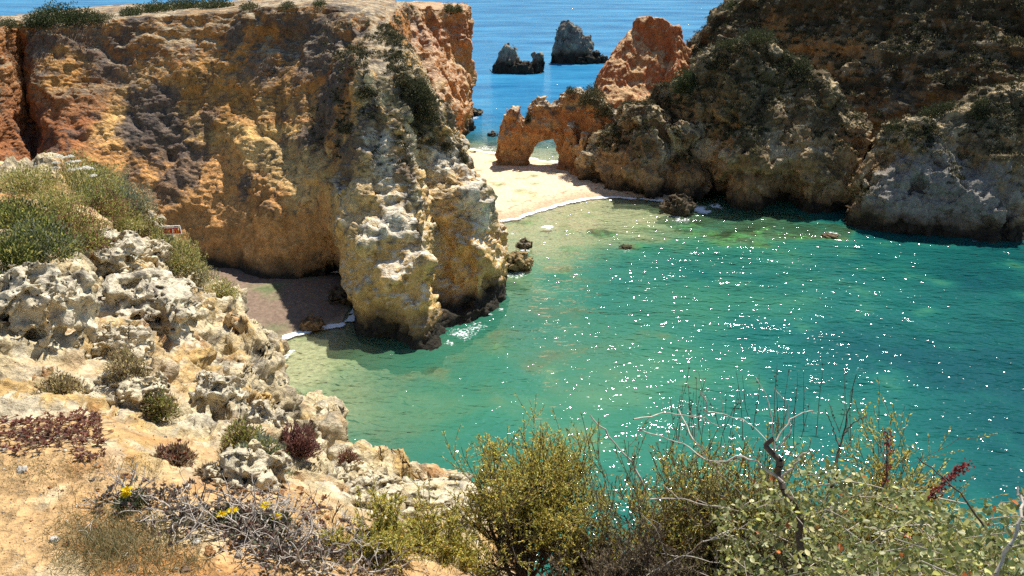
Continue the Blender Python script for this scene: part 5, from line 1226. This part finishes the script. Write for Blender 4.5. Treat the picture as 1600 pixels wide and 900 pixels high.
woody('dead_shrub', 'dark forked dead twig standing behind the saltbush', [([p(1298,770,2.2), p(1308,720,2.25), p(1320,670,2.3), p(1338,585,2.35)], .0055, .0012), ([p(1318,680,2.28), p(1335,660,2.3), p(1355,648,2.3)], .003, .001), ([p(1312,700,2.26), p(1302,670,2.3), p(1290,640,2.3)], .0026, .001)], M_TWIG)
woody('dead_shrub', 'long bare dark twig slanting over the saltbush toward the corner', [([p(1434,714,1.6), p(1480,752,1.55), p(1530,810,1.5), p(1570,870,1.45)], .0016, .003)], M_TWIG)
woody('dead_shrub', 'speckled bare twig leaning out over the water beside the upright shrub', [([p(922,648,2.5), p(950,682,2.48), p(985,720,2.45), p(1010,770,2.42)], .0022, .0045)], M_DEAD)
bl = []
for pts in ([(990,655),(1040,645),(1090,652),(1130,668)], [(1000,672),(1060,690),(1110,720),(1150,745)], [(1060,640),(1085,690),(1120,735),(1170,780)], [(1015,780),(1060,778),(1110,790),(1160,800)],
            [(1060,880),(1100,845),(1150,825),(1200,835)], [(1010,900),(1060,870),(1120,880),(1170,900)], [(1000,800),(1030,840),(1045,890),(1050,920)], [(1100,640),(1130,648),(1160,655),(1200,690)],
            [(1095,612),(1104,640),(1100,668)], [(1270,760),(1330,752),(1400,768),(1450,770)], [(1120,830),(1180,850),(1240,870),(1290,900)]):
    bl.append(([p(u, v, 1.95 + .12 * math.sin(u * .05)) for u, v in pts], .0019, .0010))
for pts, r0, r1 in list(bl):
    for e in (1, 2):
        q = pts[e] if e < len(pts) else pts[-1]; t = q + rng.normal(size=3) * np.array((.05, .03, .03)) + np.array((0, 0, .045))
        bl.append(([q, (q + t) / 2 + rng.normal(size=3) * .008, t], .0011, .0006))
woody('bleached_twigs', 'spray of long bleached twigs arching through the thicket', bl, M_DEAD)

# ---- saltbush: oval grey green leaves
def oval_leaf_arrays(base, d, L, W, C, up):
    n = len(base); d = unit(d); side = unit(np.cross(d, up)); nr = unit(np.cross(side, d))
    out = [(0, 0, 0), (.22, .42, .10), (.55, .5, .12), (.85, .3, .06), (1, 0, -.04), (.85, -.3, .06), (.55, -.5, .12), (.22, -.42, .10), (.55, 0, -.03)]
    L = L[:, None]; W = W[:, None]
    V = np.stack([base + d * L * a + side * W * c + nr * W * e for a, c, e in out], 1)
    F = np.array([(8, i, (i + 1) % 8) for i in range(8)])
    return V, F
M_SALT = leaf_mat('saltbush_leaf', 0.3, 0.45)
def saltbush():
    root = b(1420, 1.9, 27.85); r = empty('saltbush', root); tag(r, 'sprawling saltbush with oval grey green leaves filling the lower corner', 'shrub')
    centres, R3 = [], []
    # volume: mounds below the outline of the crown
    outline = [(1140, 800), (1200, 760), (1260, 742), (1330, 752), (1400, 770), (1460, 800), (1520, 812), (1580, 800), (1640, 805)]
    n = 15000; U = rng.uniform(1120, 1690, n); top = np.interp(U, [o[0] for o in outline], [o[1] for o in outline]) - 18 + 30 * fbm(np.stack([U / 45, U * 0, U * 0], 1), 3, 77)
    t = rng.uniform(0, 1, n) ** 0.9; Vv = top + t * (980 - top)
    yn = np.interp(U, [1120, 1400, 1690], [2.0, 1.7, 1.35]); Yq = yn - 0.42 * t + rng.uniform(-0.02, 0.42, n) + 0.10 * fbm(np.stack([U / 50, Vv / 50, U * 0], 1), 3, 78)
    B = np.array([p(u, v, y) for u, v, y in zip(U, Vv, Yq)])
    d = unit(rng.normal(size=(n, 3)) + np.array((0, 0, .55))); upv = unit(rng.normal(size=(n, 3)) * .8 + np.array((0, 0, .8)))
    L = rng.uniform(.010, .023, n); W = L * rng.uniform(.5, .75, n)
    C = shades(n, [(0.22, 0.24, 0.09), (0.15, 0.19, 0.065), (0.33, 0.33, 0.15), (0.56, 0.50, 0.24), (0.55, 0.17, 0.05), (0.40, 0.40, 0.11)], [5, 4, 3, 2.0, .25, 3], .3)
    kp = fbm(B * 14, 2, 79) + 0.25 * rng.normal(size=n) > -0.10; U, Vv, B, d, L, W, C, upv = U[kp], Vv[kp], B[kp], d[kp], L[kp], W[kp], C[kp], upv[kp]; n = len(B)
    V, F = oval_leaf_arrays(B, d, L, W, C, upv)
    # the nearest and largest leaves are leaves of their own
    vis_ = np.where((U < 1600) & (U > 1130) & (Vv < 895))[0]
    dist = np.linalg.norm(B - np.array((0, 0, CAM_H)), axis=1) / L
    own = vis_[np.argsort(dist[vis_])[:300]]; rest = np.setdiff1d(np.arange(n), own)
    o = link('foliage', mesh_np('foliage', V[rest].reshape(-1, 3) - root, (F[None] + 9 * np.arange(len(rest))[:, None, None]).reshape(-1, 3), np.repeat(C[rest], 9, 0), M_SALT, smooth=False), r); o['kind'] = 'stuff'
    for i in own:
        lo = link('leaf', mesh_np('leaf', V[i] - B[i], F, np.repeat(C[i:i + 1], 9, 0), M_SALT, smooth=False), r); lo.location = B[i] - root
    # stems under the leaves
    segs, tips = grow((0, 0, 0), [(math.cos(a) * 1.3, math.sin(a) * .6 - .35, .9) for a in np.linspace(0, math.pi * 2, 13)], .42, 2, (7, 5), .007, 90, .3, .15)
    link('stem', seg_soup(segs, (0.34, 0.29, 0.21), k=5).mesh('stem', M_DEAD), r)
    m = 420; i0 = rng.choice(n, m); a = B[i0]; c = a + rng.normal(size=(m, 3)) * np.array((.06, .04, .03)) - np.array((0, -.02, .05))
    s = Soup(); s.tubes(a, c, np.full(m, .0011), np.full(m, .0016), shades(m, [(0.36, 0.31, 0.22), (0.2, 0.16, 0.1)]), 3); link('twigs', s.mesh('twigs', M_DEAD, root), r)['kind'] = 'stuff'
    # one pale shoot with larger leaves in the corner
    q = [p(1560, 905, 1.22), p(1580, 850, 1.24), p(1592, 800, 1.27), p(1590, 760, 1.32)]
    link('shoot', curve_tube(q, .0045, .002, col=(0.42, 0.38, 0.27)).mesh('shoot', M_DEAD, root), r)
saltbush()

# ---- red sprigs
def red_sprig(pts, label, n=260, hue=((0.25, 0.035, 0.035), (0.34, 0.07, 0.06), (0.16, 0.025, 0.03))):
    Q = catmull(np.array(pts), 24); r = empty('red_sprig', Q[0]); tag(r, label, 'sprig')
    link('stem', curve_tube(pts, .0028, .0014, col=(0.14, 0.06, 0.05)).mesh('stem', M_TWIG, Q[0]), r)
    t = rng.uniform(8, 23, n); i = np.minimum(t.astype(int), 22); B = Q[i] + (Q[i + 1] - Q[i]) * (t - i)[:, None] + rng.normal(size=(n, 3)) * .006
    s = Soup(); s.blades(B, rng.normal(size=(n, 3)) + np.array((0, 0, .5)), .011, .006, shades(n, hue, jit=.35)); o = link('bracts', s.mesh('bracts', M_LEAF, Q[0]), r); o['kind'] = 'stuff'
red_sprig([p(1375,800,2.05), p(1380,760,2.08), p(1388,720,2.1), p(1386,676,2.12)], 'upright dark red sprig rising from the shrubs against the water', 150)
red_sprig([p(1420,815,1.9), p(1450,780,1.92), p(1480,752,1.94), p(1512,725,1.96)], 'slanting dark red sprig pointing toward the water', 330)

# ---- succulents, woody mat, flowers and grass on the dirt
def rosettes(s, C, R, cols, leaves=8):
    n = len(C); k = np.repeat(np.arange(n), leaves); a = rng.uniform(0, 6.28, n * leaves); el = rng.uniform(.1, 1.1, n * leaves)
    D = np.stack([np.cos(a) * np.cos(el), np.sin(a) * np.cos(el), np.sin(el)], 1)
    s.blades(C[k], D, np.repeat(R, leaves) * rng.uniform(.8, 1.2, n * leaves), np.repeat(R, leaves) * .55, shades(n * leaves, cols, jit=.35))
def ground_points(n, u0, u1, v0, v1, prob=None):
    m = np.where((FU > u0) & (FU < u1) & (FV > v0) & (FV < v1) & (FP[:, 1] < 5) & (FN[:, 2] > 0.15))[0]
    wgt = np.ones(len(m)) if prob is None else np.clip(prob(FU[m], FV[m]), 0, 1) + 1e-6
    return FP[rng.choice(m, n, p=wgt / wgt.sum())].copy()
SUC = [(0.30, 0.12, 0.085), (0.23, 0.085, 0.065), (0.40, 0.22, 0.15), (0.16, 0.07, 0.055), (0.34, 0.24, 0.13)]
def succulent_mat(u0, u1, v0, v1, n, label, prob=None, R=.017):
    Cn = ground_points(n, u0, u1, v0, v1, prob) + np.abs(rng.normal(size=(n, 3))) * np.array((0, 0, .014)) + np.array((0, 0, .006)); r = empty('succulent_mat', Cn.mean(0)); tag(r, label, 'succulent')
    s = Soup(); rosettes(s, Cn, R * rng.uniform(.6, 1.3, n), SUC, 10); o = link('rosettes', s.mesh('rosettes', M_LEAF, r.location), r); o['kind'] = 'stuff'
    s = Soup(); c2 = Cn + rng.normal(size=Cn.shape) * np.array((.03, .03, 0)) - np.array((0, 0, .012)); s.tubes(Cn, c2, np.full(n, .0018), np.full(n, .0018), np.tile((0.22, 0.13, 0.09), (n, 1)), 3); link('stems', s.mesh('stems', M_TWIG, r.location), r)['kind'] = 'stuff'
succulent_mat(-30, 158, 645, 712, 300, 'mat of red succulent rosettes at the back edge of the dirt', lambda u, v: np.exp(-((v - 680 + .15 * (u - 60)) / 20) ** 2))
succulent_mat(110, 165, 690, 722, 26, 'small outlying patch of red succulents beside the large mat')
succulent_mat(250, 290, 700, 722, 14, 'tiny red succulent clump at the edge of the pale slab')
succulent_mat(470, 510, 780, 830, 18, 'sparse reddish rosettes on the orange ground near the dead twigs')
def woody_mat(u0, u1, v0, v1, n, label, prob, seed):
    Cn = ground_points(n, u0, u1, v0, v1, prob) + np.array((0, 0, .012)); r = empty('woody_mat_plant', Cn.mean(0)); tag(r, label, 'dead plant')
    segs = []
    R = np.random.default_rng(seed)
    for c in Cn[:n // 2]:
        d = R.normal(size=3) * np.array((1, .6, .35)) + np.array((0, 0, .35)); sg, _ = grow(c, [d], R.uniform(.06, .16), 1, (2,), R.uniform(.0018, .0045), int(R.integers(1e6)), .5, .1); segs += sg
    link('stems', seg_soup(segs, np.array((0.22, 0.18, 0.14)), k=4).mesh('stems', M_DEAD, r.location), r)['kind'] = 'stuff'
    s = Soup(); rosettes(s, Cn + np.abs(R.normal(size=Cn.shape)) * np.array((0, 0, .025)), R.uniform(.010, .022, n), [(0.20, 0.15, 0.12), (0.30, 0.24, 0.19), (0.12, 0.09, 0.075), (0.26, 0.13, 0.09), (0.12, 0.14, 0.08)], 9)
    o = link('dry_rosettes', s.mesh('dry_rosettes', M_SCRUB, r.location), r); o['kind'] = 'stuff'
woody_mat(150, 450, 760, 880, 300, 'tangled grey woody mat of dead plants spreading over the dirt', lambda u, v: np.exp(-((v - 800 - .22 * (u - 280)) / 30) ** 2), 5)
woody_mat(400, 640, 820, 905, 240, 'dead woody tangle at the bottom edge beside the low shrubs', lambda u, v: np.exp(-((v - 870) / 34) ** 2), 6)
# upright dead spikes
for u, v, h in [(285, 800, .10), (312, 795, .13), (335, 800, .12), (225, 790, .08), (265, 785, .08), (360, 800, .10), (505, 800, .10), (520, 815, .09)]:
    c, nn = on_fore(u, v); sg, _ = grow((0, 0, 0), [(rng.normal() * .4, rng.normal() * .3, 1)], h, 1, (4,), .003, int(u), .25, .3)
    pass
    o = link('dead_spike', seg_soup(sg, np.array((0.12, 0.085, 0.07)), k=4).mesh('dead_spike', M_TWIG)); o.location = c
    tag(o, 'dark dead branching spike sticking up from the woody mat' if u < 450 else 'dark dead spike on the orange ground by the low shrubs', 'dead twig', 'dead spikes of the woody mat' if u < 450 else 'dead spikes by the low shrubs')
def flower_plant(u, v, blooms, label, seed):
    c, nn = on_fore(u, v); r = empty('yellow_flower_plant', c); tag(r, label, 'flower')
    base, d = dome_points(420, (.06, .05, .045), seed); s = Soup(); s.blades(base, d + rng.normal(size=d.shape) * .5, .022, .007, shades(420, [(0.05, 0.075, 0.025), (0.09, 0.12, 0.05), (0.16, 0.17, 0.09), (0.03, 0.04, 0.02)]))
    o = link('foliage', s.mesh('foliage', M_LEAF, (0, 0, 0)), r); o['kind'] = 'stuff'
    for bu_, bv in blooms:
        q = p(bu_, bv, c[1] - .02) - c; s = Soup(); m = 18; a = np.arange(m) / m * 6.283
        D = np.stack([np.cos(a), np.sin(a) - .15, .25 + .12 * rng.normal(size=m)], 1); s.blades(np.tile(q, (m, 1)), D, .021, .010, shades(m, [(0.82, 0.62, 0.01), (0.85, 0.70, 0.03)], jit=.06))
        f = link('flower', s.mesh('flower', M_LEAF, q), r); f.location = q
        s = Soup(); e = rng.normal(size=(50, 3)) * np.array((.0035, .0035, .001)) + np.array((0, 0, .004)); s.blades(e, np.array((0, 0, 1)) + .4 * rng.normal(size=(50, 3)), .005, .003, shades(50, [(0.75, 0.48, 0.01)], jit=.15)); link('flower_centre', s.mesh('flower_centre', M_LEAF), f)
        st = Soup(); st.tubes([q * .2], [q], [.0015], [.0012], np.tile((0.12, 0.14, 0.05), (1, 1)), 4); link('flower_stem', st.mesh('flower_stem', M_LEAF), r)
flower_plant(205, 788, [(197, 773), (198, 765)], 'leafy plant with two yellow flowers at the edge of the woody mat', 1)
flower_plant(352, 815, [(347, 804), (364, 798)], 'leafy plant with two yellow flowers in the middle of the woody mat', 2)
flower_plant(425, 820, [(415, 790), (433, 808)], 'leafy plant with two yellow flowers nearest the low shrubs', 3)
def grass(n, u0, u1, v0, v1, prob, label, h=.045):
    B = ground_points(n, u0, u1, v0, v1, prob) + rng.normal(size=(n, 3)) * np.array((.008, .008, 0)); s = Soup()
    s.blades(B, np.array((0, 0, .8)) + rng.normal(size=(n, 3)) * .75, h * rng.uniform(.4, 1.4, n), .0022, shades(n, [(0.42, 0.33, 0.15), (0.30, 0.23, 0.10), (0.22, 0.20, 0.08), (0.50, 0.43, 0.25), (0.14, 0.13, 0.06)], jit=.3))
    tag(link('dry_grass', s.mesh('dry_grass', M_LEAF)), label, kind='stuff')
grass(5200, 70, 330, 770, 920, lambda u, v: np.exp(-((u - 175) / 75) ** 2 - ((v - 855) / 45) ** 2) + .35 * np.exp(-((u - 300) / 60) ** 2 - ((v - 885) / 25) ** 2), 'dry grass on the dirt below the woody mat')
grass(1800, -20, 250, 715, 770, lambda u, v: .3 + np.exp(-((v - 735) / 15) ** 2), 'thin dry grass behind the bare dirt', .022)
grass(2200, 430, 720, 790, 930, None, 'dry grass under the low shrubs', .05)
